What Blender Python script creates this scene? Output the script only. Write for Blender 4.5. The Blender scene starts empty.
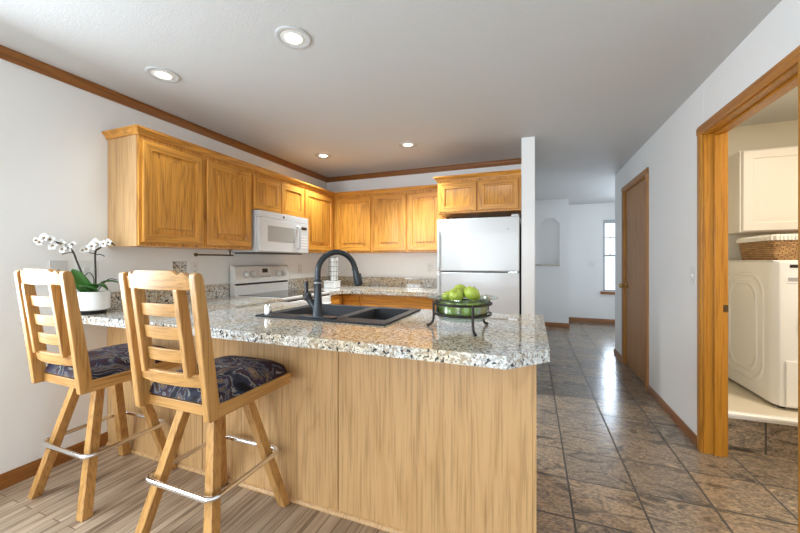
import bpy, bmesh, math, random
from mathutils import Vector, Matrix
random.seed(7)
C = bpy.context.scene.collection
PI = math.pi
CEIL = 2.42

# ------------------------------------------------------------------ camera
cam = bpy.data.cameras.new('camera'); camo = bpy.data.objects.new('camera', cam); C.objects.link(camo)
cam.sensor_width = 36; cam.lens = 36 * 344 / 800
cam.shift_y = -5.5 / 800
cam.clip_start = 0.02
camo.location = (0, 0, 1.25); camo.rotation_euler = (PI / 2, 0, math.radians(21.1))
bpy.context.scene.camera = camo
# ------------------------------------------------------------------ world, lights, exposure
sc = bpy.context.scene
sc.view_settings.view_transform = 'Standard'; sc.view_settings.look = 'None'
sc.view_settings.gamma = 1.0; sc.view_settings.exposure = 0.32
sc.view_settings.use_curve_mapping = False
try:
    sc.cycles.use_denoising = True
    sc.cycles.max_bounces = 10; sc.cycles.diffuse_bounces = 6; sc.cycles.caustics_reflective = False
except Exception:
    pass
w = bpy.data.worlds.new('daylight'); sc.world = w; w.use_nodes = True
bg = w.node_tree.nodes['Background']; bg.inputs[0].default_value = (0.86, 0.94, 1.0, 1); bg.inputs[1].default_value = 1.7

def area(name, loc, rot, sx, sy, power, col=(1, 1, 1)):
    l = bpy.data.lights.new(name, 'AREA'); l.shape = 'RECTANGLE'; l.size = sx; l.size_y = sy
    l.energy = power; l.color = col
    o = bpy.data.objects.new(name, l); C.objects.link(o); o.location = loc; o.rotation_euler = rot
    return o
# added fill standing for daylight, through an opening made up behind the camera
area('rear_fill', (-1.30, -5.72, 1.25), (PI / 2, 0, 0), 2.5, 2.0, 92, (0.78, 0.90, 1.0))
# added fill tilted upward through the same opening, to lighten the ceiling
area('rear_upward_fill', (-1.30, -5.85, 0.25), (PI / 2 + 0.6, 0, 0), 2.5, 0.6, 100, (0.78, 0.90, 1.0))
# added fill in an invented, unseen opening of the left wall
area('left_wall_fill', (-2.86, -0.10, 1.45), (PI / 2 - 0.42, 0, -PI / 2), 1.8, 1.4, 84, (0.78, 0.90, 1.0))
# entry: window in the far wall, then an unseen added fill on its right
area('entry_window_daylight', (1.75, 8.12, 1.36), (PI / 2, 0, PI), 0.8, 1.4, 48, (0.70, 0.83, 1.0))
area('entry_side_fill', (2.86, 6.6, 1.2), (PI / 2, 0, PI / 2), 1.5, 2.0, 5, (0.90, 0.95, 1.0))
def lamp(name, loc, power, col, r):
    l = bpy.data.lights.new(name, 'POINT'); l.energy = power; l.color = col; l.shadow_soft_size = r
    o = bpy.data.objects.new(name, l); C.objects.link(o); o.location = loc
    return o
# fill light added over the entry, without a fixture
lamp('entry_fill', (1.75, 6.7, 2.1), 2.5, (0.95, 0.97, 1.0), 0.15)
# warm light added for an assumed, unseen laundry room lamp, without a fixture
area('assumed_laundry_light', (2.15, 2.2, 2.40), (0, 0, 0), 0.35, 0.35, 28, (1.0, 0.86, 0.68))

# ------------------------------------------------------------------ materials
def newmat(name):
    m = bpy.data.materials.new(name); m.use_nodes = True
    nt = m.node_tree
    return m, nt, nt.nodes['Principled BSDF']

def plain(name, col, rough=0.5, metal=0.0, coat=0.0, spec=0.5):
    m, nt, b = newmat(name)
    b.inputs['Base Color'].default_value = (*col, 1); b.inputs['Roughness'].default_value = rough
    b.inputs['Metallic'].default_value = metal; b.inputs['Coat Weight'].default_value = coat
    b.inputs['Specular IOR Level'].default_value = spec
    return m

def N(nt, t, **kw):
    n = nt.nodes.new(t)
    for k, v in kw.items(): setattr(n, k, v)
    return n

def ramp(nt, stops, interp='LINEAR'):
    r = N(nt, 'ShaderNodeValToRGB'); cr = r.color_ramp; cr.interpolation = interp
    while len(cr.elements) < len(stops): cr.elements.new(0.5)
    for e, (p, c) in zip(cr.elements, stops):
        e.position = p; e.color = (*c, 1) if len(c) == 3 else c
    return r

def coords(nt, scale=(1, 1, 1), per_object=True, rot=(0, 0, 0)):
    tc = N(nt, 'ShaderNodeTexCoord')
    mp = N(nt, 'ShaderNodeMapping'); mp.inputs['Scale'].default_value = scale; mp.inputs['Rotation'].default_value = rot
    if per_object:
        oi = N(nt, 'ShaderNodeObjectInfo')
        mu = N(nt, 'ShaderNodeMath', operation='MULTIPLY'); mu.inputs[1].default_value = 37.0
        nt.links.new(oi.outputs['Random'], mu.inputs[0])
        ad = N(nt, 'ShaderNodeVectorMath', operation='ADD')
        nt.links.new(tc.outputs['Object'], ad.inputs[0]); nt.links.new(mu.outputs[0], ad.inputs[1])
        nt.links.new(ad.outputs[0], mp.inputs[0])
    else:
        nt.links.new(tc.outputs['Object'], mp.inputs[0])
    return mp

def mixc(nt, fac, a, b, mode='MIX'):
    n = N(nt, 'ShaderNodeMix', data_type='RGBA', blend_type=mode)
    for s, v in ((0, fac), (6, a), (7, b)):
        if hasattr(v, 'is_output') or isinstance(v, bpy.types.NodeSocket): nt.links.new(v, n.inputs[s])
        elif s == 0: n.inputs[0].default_value = v
        else: n.inputs[s].default_value = (*v, 1)
    return n.outputs[2]

def wood(name, light, dark, axis='Z', rings=13.0, scale=4.6, rough=0.35, ring_mix=0.8, coat=0.15):
    m, nt, b = newmat(name)
    st = {'X': (0.11, 1, 1), 'Y': (1, 0.11, 1), 'Z': (1, 1, 0.11)}[axis]
    fn = {'X': (0.03, 1, 1), 'Y': (1, 0.03, 1), 'Z': (1, 1, 0.03)}[axis]
    mp = coords(nt, st)
    no = N(nt, 'ShaderNodeTexNoise'); no.inputs['Scale'].default_value = scale; no.inputs['Detail'].default_value = 1.5
    nt.links.new(mp.outputs[0], no.inputs['Vector'])
    mu = N(nt, 'ShaderNodeMath', operation='MULTIPLY'); mu.inputs[1].default_value = rings
    nt.links.new(no.outputs['Fac'], mu.inputs[0])
    fr = N(nt, 'ShaderNodeMath', operation='FRACT'); nt.links.new(mu.outputs[0], fr.inputs[0])
    mid = tuple((a * 0.7 + d * 0.3) for a, d in zip(light, dark))
    r = ramp(nt, [(0.0, dark), (0.22, mid), (0.6, light), (0.9, mid), (1.0, dark)])
    nt.links.new(fr.outputs[0], r.inputs[0])
    mp2 = coords(nt, fn)
    n2 = N(nt, 'ShaderNodeTexNoise'); n2.inputs['Scale'].default_value = 120; n2.inputs['Detail'].default_value = 2
    nt.links.new(mp2.outputs[0], n2.inputs['Vector'])
    r2 = ramp(nt, [(0.35, tuple(x * 0.55 for x in dark)), (0.5, mid), (0.75, light)])
    nt.links.new(n2.outputs['Fac'], r2.inputs[0])
    c1 = mixc(nt, 1 - ring_mix, r.outputs[0], light)
    c = mixc(nt, 0.45, c1, r2.outputs[0])
    nt.links.new(c, b.inputs['Base Color'])
    b.inputs['Roughness'].default_value = rough; b.inputs['Coat Weight'].default_value = coat; b.inputs['Coat Roughness'].default_value = 0.2
    bp = N(nt, 'ShaderNodeBump'); bp.inputs['Strength'].default_value = 0.12; bp.inputs['Distance'].default_value = 0.002
    nt.links.new(n2.outputs['Fac'], bp.inputs['Height']); nt.links.new(bp.outputs[0], b.inputs['Normal'])
    return m

def paint(name, col, bump=0.15, scale=220, rough=0.75):
    m, nt, b = newmat(name)
    b.inputs['Base Color'].default_value = (*col, 1); b.inputs['Roughness'].default_value = rough
    mp = coords(nt, (1, 1, 1), False)
    no = N(nt, 'ShaderNodeTexNoise'); no.inputs['Scale'].default_value = scale; no.inputs['Detail'].default_value = 3
    nt.links.new(mp.outputs[0], no.inputs['Vector'])
    bp = N(nt, 'ShaderNodeBump'); bp.inputs['Strength'].default_value = bump; bp.inputs['Distance'].default_value = 0.003
    nt.links.new(no.outputs['Fac'], bp.inputs['Height']); nt.links.new(bp.outputs[0], b.inputs['Normal'])
    return m

M = {}
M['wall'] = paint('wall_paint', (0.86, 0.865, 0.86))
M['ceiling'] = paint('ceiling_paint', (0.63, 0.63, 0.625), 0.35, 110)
M['laundry_wall'] = paint('laundry_wall_paint', (0.80, 0.76, 0.66))
OL, OD = (0.70, 0.315, 0.048), (0.31, 0.105, 0.009)
M['oak'] = wood('honey_oak', OL, OD, 'Z')
M['oak_h'] = wood('honey_oak_across', OL, OD, 'X')
M['oak_y'] = wood('honey_oak_along', OL, OD, 'Y')
M['oak_pale'] = wood('pale_oak_veneer', (0.58, 0.355, 0.16), (0.45, 0.24, 0.085), 'Z', rings=9, rough=0.45)
M['panel'] = wood('peninsula_oak_veneer', (0.58, 0.35, 0.155), (0.43, 0.23, 0.082), 'Z', rings=18, scale=3.4, rough=0.45)
M['trim'] = wood('stained_trim', (0.31, 0.115, 0.022), (0.17, 0.055, 0.009), 'Y', rough=0.35)
M['trim_x'] = wood('stained_trim_across', (0.31, 0.115, 0.022), (0.17, 0.055, 0.009), 'X', rough=0.35)
M['casing'] = wood('amber_casing', (0.54, 0.235, 0.022), (0.37, 0.135, 0.009), 'Z', rings=7, rough=0.32)
M['casing_y'] = wood('amber_casing_head', (0.50, 0.20, 0.028), (0.32, 0.11, 0.012), 'Y', rings=7, rough=0.32)
M['door'] = wood('oak_door_veneer', (0.42, 0.205, 0.07), (0.29, 0.12, 0.035), 'Z', rings=9, rough=0.5, coat=0.0)
SL, SD = (0.56, 0.300, 0.095), (0.33, 0.14, 0.028)
M['stool'] = wood('stool_oak', SL, SD, 'Z', rings=9, scale=5, rough=0.38)
M['stool_x'] = wood('stool_oak_across', SL, SD, 'X', rings=7, scale=5, rough=0.38)
M['stool_y'] = wood('stool_oak_along', SL, SD, 'Y', rings=9, scale=5, rough=0.38)
M['white'] = plain('white_enamel', (0.60, 0.605, 0.605), 0.25, coat=0.2)
M['bisque'] = plain('warm_white_enamel', (0.72, 0.715, 0.69), 0.28)
M['thermofoil'] = plain('white_thermofoil', (0.80, 0.77, 0.71), 0.4)
M['plastic'] = plain('white_plastic', (0.78, 0.78, 0.75), 0.4)
M['grey_plastic'] = plain('grey_plate', (0.62, 0.615, 0.59), 0.4)
M['black'] = plain('black_plastic', (0.012, 0.012, 0.013), 0.3)
M['black_glass'] = plain('black_ceramic_glass', (0.015, 0.014, 0.014), 0.06)
M['oven_glass'] = plain('grey_microwave_glass', (0.34, 0.34, 0.32), 0.25)
M['grey_line'] = plain('seam_grey', (0.35, 0.35, 0.35), 0.5)
M['chrome'] = plain('chrome', (0.82, 0.82, 0.82), 0.14, 1.0)
M['brass'] = plain('aged_brass', (0.55, 0.36, 0.14), 0.28, 1.0)
M['dark_brass'] = plain('dark_bronze_hinge', (0.12, 0.085, 0.045), 0.35, 0.9)
M['bronze'] = plain('faucet_black_metal', (0.045, 0.050, 0.056), 0.28, 0.7)
M['iron'] = plain('wrought_iron', (0.035, 0.028, 0.024), 0.42, 0.6)
M['sink'] = plain('charcoal_composite', (0.014, 0.015, 0.018), 0.5, spec=0.3)
M['ceramic'] = plain('white_ceramic', (0.84, 0.84, 0.82), 0.2, coat=0.3)
M['leaf'] = plain('orchid_leaf', (0.035, 0.12, 0.018), 0.32)
M['stem'] = plain('orchid_stem', (0.03, 0.028, 0.018), 0.5)
M['petal'] = plain('orchid_petal', (0.88, 0.88, 0.86), 0.5)
M['petal_heart'] = plain('orchid_heart', (0.30, 0.20, 0.10), 0.5)
M['moss'] = plain('grey_moss', (0.22, 0.24, 0.18), 0.9)
M['vinyl_floor'] = paint('cream_vinyl', (0.72, 0.66, 0.55), 0.05, 40, 0.5)
M['white_trim'] = plain('white_nosing', (0.82, 0.80, 0.76), 0.4)
M['mortar'] = plain('apple_stem', (0.10, 0.06, 0.02), 0.7)
M['liner'] = plain('white_cloth_liner', (0.80, 0.78, 0.73), 0.9)
M['window_frame'] = plain('window_vinyl', (0.42, 0.44, 0.46), 0.4)
M['blind'] = plain('raised_blind', (0.45, 0.50, 0.52), 0.6)

def emis(name, col, s):
    m, nt, b = newmat(name)
    b.inputs['Base Color'].default_value = (*col, 1)
    b.inputs['Emission Color'].default_value = (*col, 1); b.inputs['Emission Strength'].default_value = s
    return m
M['lamp'] = emis('lit_lamp_lens', (1.0, 0.93, 0.80), 6.0)
M['display'] = emis('lit_display', (0.35, 0.45, 0.55), 0.12)

def glass(name, tint, fres=0.12):
    m = bpy.data.materials.new(name); m.use_nodes = True; nt = m.node_tree
    nt.nodes.remove(nt.nodes['Principled BSDF'])
    t = N(nt, 'ShaderNodeBsdfTransparent'); t.inputs[0].default_value = (*tint, 1)
    g = N(nt, 'ShaderNodeBsdfGlossy'); g.inputs['Roughness'].default_value = 0.03
    lw = N(nt, 'ShaderNodeLayerWeight'); lw.inputs[0].default_value = 0.35
    mr = N(nt, 'ShaderNodeMapRange'); mr.inputs['To Min'].default_value = fres * 0.5; mr.inputs['To Max'].default_value = 0.75
    nt.links.new(lw.outputs['Fresnel'], mr.inputs['Value'])
    mx = N(nt, 'ShaderNodeMixShader'); nt.links.new(mr.outputs[0], mx.inputs[0])
    nt.links.new(t.outputs[0], mx.inputs[1]); nt.links.new(g.outputs[0], mx.inputs[2])
    nt.links.new(mx.outputs[0], nt.nodes['Material Output'].inputs['Surface'])
    return m
M['bowl_glass'] = glass('green_tinted_glass', (0.88, 0.96, 0.90))
M['pane'] = glass('window_pane', (0.97, 0.98, 0.98), 0.04)

def granite():
    m, nt, b = newmat('speckled_granite')
    mp = coords(nt, (1, 1, 1), False)
    def noise(scale, det, dist=0.0):
        n = N(nt, 'ShaderNodeTexNoise'); n.inputs['Scale'].default_value = scale; n.inputs['Detail'].default_value = det; n.inputs['Distortion'].default_value = dist
        nt.links.new(mp.outputs[0], n.inputs['Vector']); return n.outputs['Fac']
    def th(src, a, b_):
        r = ramp(nt, [(a, (0, 0, 0)), (b_, (1, 1, 1))]); nt.links.new(src, r.inputs[0]); return r.outputs[0]
    v = N(nt, 'ShaderNodeTexVoronoi'); v.inputs['Scale'].default_value = 125; nt.links.new(mp.outputs[0], v.inputs['Vector'])
    sx = N(nt, 'ShaderNodeSeparateColor'); nt.links.new(v.outputs['Color'], sx.inputs[0])
    r = ramp(nt, [(0.0, (0.40, 0.35, 0.29)), (0.18, (0.58, 0.57, 0.53)), (0.45, (0.68, 0.69, 0.67)), (0.75, (0.42, 0.42, 0.41)), (0.90, (0.78, 0.80, 0.79))], 'CONSTANT')
    nt.links.new(sx.outputs[0], r.inputs[0])
    c = mixc(nt, th(noise(40, 3), 0.57, 0.62), r.outputs[0], (0.40, 0.33, 0.25))
    c = mixc(nt, th(noise(66, 2, 0.4), 0.60, 0.63), c, (0.035, 0.033, 0.035))
    c = mixc(nt, th(noise(130, 2), 0.63, 0.66), c, (0.06, 0.05, 0.045))
    n3 = th(noise(2.6, 2), 0.42, 0.62)
    c2 = mixc(nt, 1.0, c, (1.0, 0.86, 0.66), 'MULTIPLY')
    c = mixc(nt, n3, c, c2)
    nt.links.new(c, b.inputs['Base Color']); b.inputs['Roughness'].default_value = 0.045
    b.inputs['Specular IOR Level'].default_value = 0.6
    return m
M['granite'] = granite()

def tile_floor(name, offx, offy, size, grout=0.0055, rough=0.21, vec=None):
    m, nt, b = newmat(name)
    tc = N(nt, 'ShaderNodeTexCoord')
    ad = N(nt, 'ShaderNodeVectorMath', operation='ADD'); ad.inputs[1].default_value = (-offx, -offy, 0)
    src = tc.outputs['Object']
    if vec:
        sp = N(nt, 'ShaderNodeSeparateXYZ'); cb = N(nt, 'ShaderNodeCombineXYZ')
        nt.links.new(src, sp.inputs[0]); nt.links.new(sp.outputs[vec[0]], cb.inputs[0]); nt.links.new(sp.outputs[vec[1]], cb.inputs[1])
        src = cb.outputs[0]
    nt.links.new(src, ad.inputs[0])
    br = N(nt, 'ShaderNodeTexBrick'); br.offset = 0.0; br.squash = 1.0
    br.inputs['Scale'].default_value = 1.0; br.inputs['Brick Width'].default_value = size; br.inputs['Row Height'].default_value = size
    br.inputs['Mortar Size'].default_value = grout; br.inputs['Mortar Smooth'].default_value = 0.1; br.inputs['Bias'].default_value = 0
    br.inputs['Color1'].default_value = (0.0, 0.0, 0.0, 1); br.inputs['Color2'].default_value = (1, 1, 1, 1); br.inputs['Mortar'].default_value = (0.5, 0.5, 0.5, 1)
    nt.links.new(ad.outputs[0], br.inputs['Vector'])
    # each tile is cut from another bit of slate
    of = N(nt, 'ShaderNodeVectorMath', operation='SCALE'); of.inputs['Scale'].default_value = 9.0
    nt.links.new(br.outputs['Color'], of.inputs[0])
    ps = N(nt, 'ShaderNodeVectorMath', operation='ADD'); nt.links.new(ad.outputs[0], ps.inputs[0]); nt.links.new(of.outputs[0], ps.inputs[1])
    mp = N(nt, 'ShaderNodeMapping'); mp.inputs['Scale'].default_value = (1.0, 2.3, 1); mp.inputs['Rotation'].default_value = (0, 0, 0.75)
    nt.links.new(ps.outputs[0], mp.inputs[0])
    n1 = N(nt, 'ShaderNodeTexNoise'); n1.inputs['Scale'].default_value = 4.5; n1.inputs['Detail'].default_value = 7; n1.inputs['Roughness'].default_value = 0.68; n1.inputs['Distortion'].default_value = 0.9
    nt.links.new(mp.outputs[0], n1.inputs['Vector'])
    r = ramp(nt, [(0.30, (0.065, 0.055, 0.047)), (0.41, (0.17, 0.14, 0.110)), (0.50, (0.36, 0.28, 0.20)), (0.57, (0.19, 0.16, 0.135)), (0.64, (0.40, 0.31, 0.21)), (0.75, (0.54, 0.42, 0.29))])
    nt.links.new(n1.outputs['Fac'], r.inputs[0])
    n2 = N(nt, 'ShaderNodeTexNoise'); n2.inputs['Scale'].default_value = 60; n2.inputs['Detail'].default_value = 4
    nt.links.new(mp.outputs[0], n2.inputs['Vector'])
    r2 = ramp(nt, [(0.36, (0.45, 0.43, 0.42)), (0.5, (1, 1, 1)), (0.72, (1.25, 1.2, 1.12))])
    nt.links.new(n2.outputs['Fac'], r2.inputs[0])
    c = mixc(nt, 0.8, r.outputs[0], r2.outputs[0], 'MULTIPLY')
    tone = ramp(nt, [(0, (0.78, 0.78, 0.80)), (0.5, (1, 0.97, 0.93)), (1, (1.22, 1.10, 0.96))]); nt.links.new(br.outputs['Color'], tone.inputs[0])
    c = mixc(nt, 0.8, c, tone.outputs[0], 'MULTIPLY')
    c = mixc(nt, br.outputs['Fac'], c, (0.06, 0.052, 0.045))
    nt.links.new(c, b.inputs['Base Color'])
    rr = N(nt, 'ShaderNodeMapRange'); rr.inputs['To Min'].default_value = rough; rr.inputs['To Max'].default_value = 0.95
    nt.links.new(br.outputs['Fac'], rr.inputs['Value']); nt.links.new(rr.outputs[0], b.inputs['Roughness'])
    mx = N(nt, 'ShaderNodeMath', operation='MULTIPLY_ADD'); mx.inputs[1].default_value = -3.0
    nt.links.new(br.outputs['Fac'], mx.inputs[0]); nt.links.new(n1.outputs['Fac'], mx.inputs[2])
    bp = N(nt, 'ShaderNodeBump'); bp.inputs['Strength'].default_value = 0.15; bp.inputs['Distance'].default_value = 0.003
    nt.links.new(mx.outputs[0], bp.inputs['Height']); nt.links.new(bp.outputs[0], b.inputs['Normal'])
    return m
def _t(m):
    m.node_tree.nodes['Principled BSDF'].inputs['Specular IOR Level'].default_value = 0.75; return m
M['tile'] = _t(tile_floor('slate_tile', 0.186, 2.53, 0.336))
M['riser_tile'] = tile_floor('slate_riser_tile', 1.40, -0.10, 0.336, vec=('X', 'Z'))

def laminate():
    m, nt, b = newmat('laminate_planks')
    tc = N(nt, 'ShaderNodeTexCoord'); sp = N(nt, 'ShaderNodeSeparateXYZ'); cb = N(nt, 'ShaderNodeCombineXYZ')
    nt.links.new(tc.outputs['Object'], sp.inputs[0]); nt.links.new(sp.outputs['Y'], cb.inputs[0]); nt.links.new(sp.outputs['X'], cb.inputs[1])
    br = N(nt, 'ShaderNodeTexBrick'); br.offset = 0.37; br.inputs['Scale'].default_value = 1
    br.inputs['Brick Width'].default_value = 0.95; br.inputs['Row Height'].default_value = 0.062
    br.inputs['Mortar Size'].default_value = 0.0020; br.inputs['Bias'].default_value = 0
    br.inputs['Color1'].default_value = (0, 0, 0, 1); br.inputs['Color2'].default_value = (1, 1, 1, 1); br.inputs['Mortar'].default_value = (0.5, 0.5, 0.5, 1)
    nt.links.new(cb.outputs[0], br.inputs['Vector'])
    of = N(nt, 'ShaderNodeVectorMath', operation='SCALE'); of.inputs['Scale'].default_value = 11.0
    nt.links.new(br.outputs['Color'], of.inputs[0])
    ps = N(nt, 'ShaderNodeVectorMath', operation='ADD'); nt.links.new(cb.outputs[0], ps.inputs[0]); nt.links.new(of.outputs[0], ps.inputs[1])
    mp = N(nt, 'ShaderNodeMapping'); mp.inputs['Scale'].default_value = (0.09, 1.3, 1); nt.links.new(ps.outputs[0], mp.inputs[0])
    n1 = N(nt, 'ShaderNodeTexNoise'); n1.inputs['Scale'].default_value = 26; n1.inputs['Detail'].default_value = 4; n1.inputs['Roughness'].default_value = 0.6
    nt.links.new(mp.outputs[0], n1.inputs['Vector'])
    r = ramp(nt, [(0.32, (0.13, 0.085, 0.055)), (0.45, (0.31, 0.225, 0.155)), (0.66, (0.45, 0.355, 0.265))])
    nt.links.new(n1.outputs['Fac'], r.inputs[0])
    tone = ramp(nt, [(0, (0.78, 0.74, 0.70)), (1, (1.12, 1.08, 1.02))]); nt.links.new(br.outputs['Color'], tone.inputs[0])
    c = mixc(nt, 0.75, r.outputs[0], tone.outputs[0], 'MULTIPLY')
    c = mixc(nt, br.outputs['Fac'], c, (0.10, 0.065, 0.04))
    nt.links.new(c, b.inputs['Base Color']); b.inputs['Roughness'].default_value = 0.36
    return m
M['laminate'] = laminate()

def fabric():
    m, nt, b = newmat('swirl_upholstery')
    mp = coords(nt, (1, 1, 1))
    n0 = N(nt, 'ShaderNodeTexNoise'); n0.inputs['Scale'].default_value = 5; n0.inputs['Detail'].default_value = 1
    nt.links.new(mp.outputs[0], n0.inputs['Vector'])
    sc_ = N(nt, 'ShaderNodeVectorMath', operation='SCALE'); sc_.inputs['Scale'].default_value = 0.22; nt.links.new(n0.outputs['Color'], sc_.inputs[0])
    ad = N(nt, 'ShaderNodeVectorMath', operation='ADD'); nt.links.new(mp.outputs[0], ad.inputs[0]); nt.links.new(sc_.outputs[0], ad.inputs[1])
    v = N(nt, 'ShaderNodeTexNoise'); v.inputs['Scale'].default_value = 5.5; v.inputs['Detail'].default_value = 3; v.inputs['Distortion'].default_value = 2.2
    nt.links.new(ad.outputs[0], v.inputs['Vector'])
    r = ramp(nt, [(0.30, (0.012, 0.010, 0.012)), (0.39, (0.035, 0.036, 0.055)), (0.425, (0.24, 0.22, 0.20)), (0.445, (0.016, 0.013, 0.018)),
                  (0.49, (0.055, 0.024, 0.026)), (0.525, (0.020, 0.024, 0.052)), (0.555, (0.16, 0.14, 0.14)), (0.58, (0.05, 0.03, 0.022)), (0.63, (0.23, 0.145, 0.085)), (0.69, (0.015, 0.013, 0.015))])
    nt.links.new(v.outputs['Fac'], r.inputs[0])
    w_ = N(nt, 'ShaderNodeTexNoise'); w_.inputs['Scale'].default_value = 260; nt.links.new(mp.outputs[0], w_.inputs['Vector'])
    c = mixc(nt, 0.18, r.outputs[0], w_.outputs['Color'], 'OVERLAY')
    nt.links.new(c, b.inputs['Base Color']); b.inputs['Roughness'].default_value = 0.7
    b.inputs['Specular IOR Level'].default_value = 0.12
    return m
M['fabric'] = fabric()

def apple_mat():
    m, nt, b = newmat('green_apple_skin')
    mp = coords(nt, (1, 1, 1))
    n = N(nt, 'ShaderNodeTexNoise'); n.inputs['Scale'].default_value = 14; n.inputs['Detail'].default_value = 3; nt.links.new(mp.outputs[0], n.inputs['Vector'])
    r = ramp(nt, [(0.3, (0.29, 0.40, 0.035)), (0.7, (0.50, 0.56, 0.10))]); nt.links.new(n.outputs['Fac'], r.inputs[0])
    v = N(nt, 'ShaderNodeTexVoronoi'); v.inputs['Scale'].default_value = 170; nt.links.new(mp.outputs[0], v.inputs['Vector'])
    r2 = ramp(nt, [(0.10, (0.62, 0.70, 0.30)), (0.16, (0, 0, 0))]); nt.links.new(v.outputs['Distance'], r2.inputs[0])
    c = mixc(nt, 0.25, r.outputs[0], r2.outputs[0], 'SCREEN')
    nt.links.new(c, b.inputs['Base Color']); b.inputs['Roughness'].default_value = 0.22
    return m
M['apple'] = apple_mat()

def wicker():
    m, nt, b = newmat('woven_wicker')
    mp = coords(nt, (1, 1, 1), False)
    sp = N(nt, 'ShaderNodeSeparateXYZ'); nt.links.new(mp.outputs[0], sp.inputs[0])
    ad = N(nt, 'ShaderNodeMath', operation='ADD'); nt.links.new(sp.outputs['X'], ad.inputs[0]); nt.links.new(sp.outputs['Y'], ad.inputs[1])
    cb = N(nt, 'ShaderNodeCombineXYZ'); nt.links.new(ad.outputs[0], cb.inputs[0]); nt.links.new(sp.outputs['Z'], cb.inputs[1])
    br = N(nt, 'ShaderNodeTexBrick'); br.offset = 0.5; br.inputs['Scale'].default_value = 1; br.inputs['Brick Width'].default_value = 0.034; br.inputs['Row Height'].default_value = 0.014
    br.inputs['Mortar Size'].default_value = 0.003; br.inputs['Mortar Smooth'].default_value = 1.0
    br.inputs['Color1'].default_value = (0.34, 0.18, 0.07, 1); br.inputs['Color2'].default_value = (0.52, 0.31, 0.13, 1); br.inputs['Mortar'].default_value = (0.07, 0.035, 0.015, 1)
    nt.links.new(cb.outputs[0], br.inputs['Vector'])
    nt.links.new(br.outputs['Color'], b.inputs['Base Color']); b.inputs['Roughness'].default_value = 0.6
    bp = N(nt, 'ShaderNodeBump'); bp.inputs['Strength'].default_value = 0.8; bp.inputs['Distance'].default_value = 0.006; bp.invert = True
    nt.links.new(br.outputs['Fac'], bp.inputs['Height']); nt.links.new(bp.outputs[0], b.inputs['Normal'])
    return m
M['wicker'] = wicker()

# ------------------------------------------------------------------ mesh helpers
def box(bm, x0, x1, y0, y1, z0, z1):
    vs = [bm.verts.new((x, y, z)) for z in (z0, z1) for y in (y0, y1) for x in (x0, x1)]
    for f in ((0, 2, 3, 1), (4, 5, 7, 6), (0, 1, 5, 4), (1, 3, 7, 5), (3, 2, 6, 7), (2, 0, 4, 6)):
        bm.faces.new([vs[i] for i in f])
    return vs

def frame_of(d, up=None):
    d = Vector(d).normalized()
    u = Vector(up) if up else (Vector((0, 0, 1)) if abs(d.z) < 0.95 else Vector((1, 0, 0)))
    a = u.cross(d).normalized(); b = d.cross(a).normalized()
    return a, b

def bar(bm, p0, p1, w0, t0, w1=None, t1=None, side=None):
    """rectangular bar from p0 to p1; w is measured along 'side', t across"""
    p0, p1 = Vector(p0), Vector(p1); d = (p1 - p0).normalized()
    s = Vector(side or (1, 0, 0)); s = (s - d * s.dot(d)).normalized(); q = d.cross(s)
    w1 = w0 if w1 is None else w1; t1 = t0 if t1 is None else t1
    vs = []
    for p, w_, t_ in ((p0, w0, t0), (p1, w1, t1)):
        for a, b in ((-1, -1), (1, -1), (1, 1), (-1, 1)):
            vs.append(bm.verts.new(p + s * (a * w_ / 2) + q * (b * t_ / 2)))
    bm.faces.new(vs[3::-1]); bm.faces.new(vs[4:])
    for i in range(4):
        j = (i + 1) % 4; bm.faces.new((vs[i], vs[j], vs[4 + j], vs[4 + i]))

def tube(bm, pts, r, n=12, closed=False, caps=True):
    pts = [Vector(p) for p in pts]; L = len(pts); rings = []
    a = None
    for i, p in enumerate(pts):
        if closed: d = pts[(i + 1) % L] - pts[i - 1]
        else: d = pts[min(i + 1, L - 1)] - pts[max(i - 1, 0)]
        d.normalize()
        if a is None: a, b = frame_of(d)
        else:
            a = (a - d * a.dot(d)).normalized(); b = d.cross(a)
        rr = r[i] if isinstance(r, (list, tuple)) else r
        rings.append([bm.verts.new(p + (a * math.cos(t) + b * math.sin(t)) * rr) for t in (2 * PI * k / n for k in range(n))])
    for i in range(L if closed else L - 1):
        A, B = rings[i], rings[(i + 1) % L]
        for k in range(n):
            bm.faces.new((A[k], A[(k + 1) % n], B[(k + 1) % n], B[k]))
    if caps and not closed:
        bm.faces.new(rings[0][::-1]); bm.faces.new(rings[-1])

def lathe(bm, prof, c=(0, 0, 0), n=32, axis='Z', closed=False):
    """prof: list of (radius, height)"""
    def P(r, z, t):
        x, y = r * math.cos(t), r * math.sin(t)
        v = {'Z': (x, y, z), 'X': (z, x, y), 'Y': (y, z, x)}[axis]
        return Vector(c) + Vector(v)
    rings = []
    for r, z in prof:
        if r < 1e-6: rings.append([bm.verts.new(P(0, z, 0))])
        else: rings.append([bm.verts.new(P(r, z, 2 * PI * k / n)) for k in range(n)])
    pairs = list(zip(rings, rings[1:])) + ([(rings[-1], rings[0])] if closed else [])
    for A, B in pairs:
        for k in range(n):
            j = (k + 1) % n
            if len(A) == 1 and len(B) == 1: continue
            if len(A) == 1: bm.faces.new((A[0], B[j], B[k]))
            elif len(B) == 1: bm.faces.new((A[k], A[j], B[0]))
            else: bm.faces.new((A[k], A[j], B[j], B[k]))

def prism(bm, poly, z0, z1, xf=None):
    f = xf or (lambda u, v, n: (u, v, n))
    A = [bm.verts.new(f(u, v, z0)) for u, v in poly]; B = [bm.verts.new(f(u, v, z1)) for u, v in poly]
    L = len(poly)
    bm.faces.new(A[::-1]); bm.faces.new(B)
    for i in range(L):
        j = (i + 1) % L; bm.faces.new((A[i], A[j], B[j], B[i]))

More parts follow.
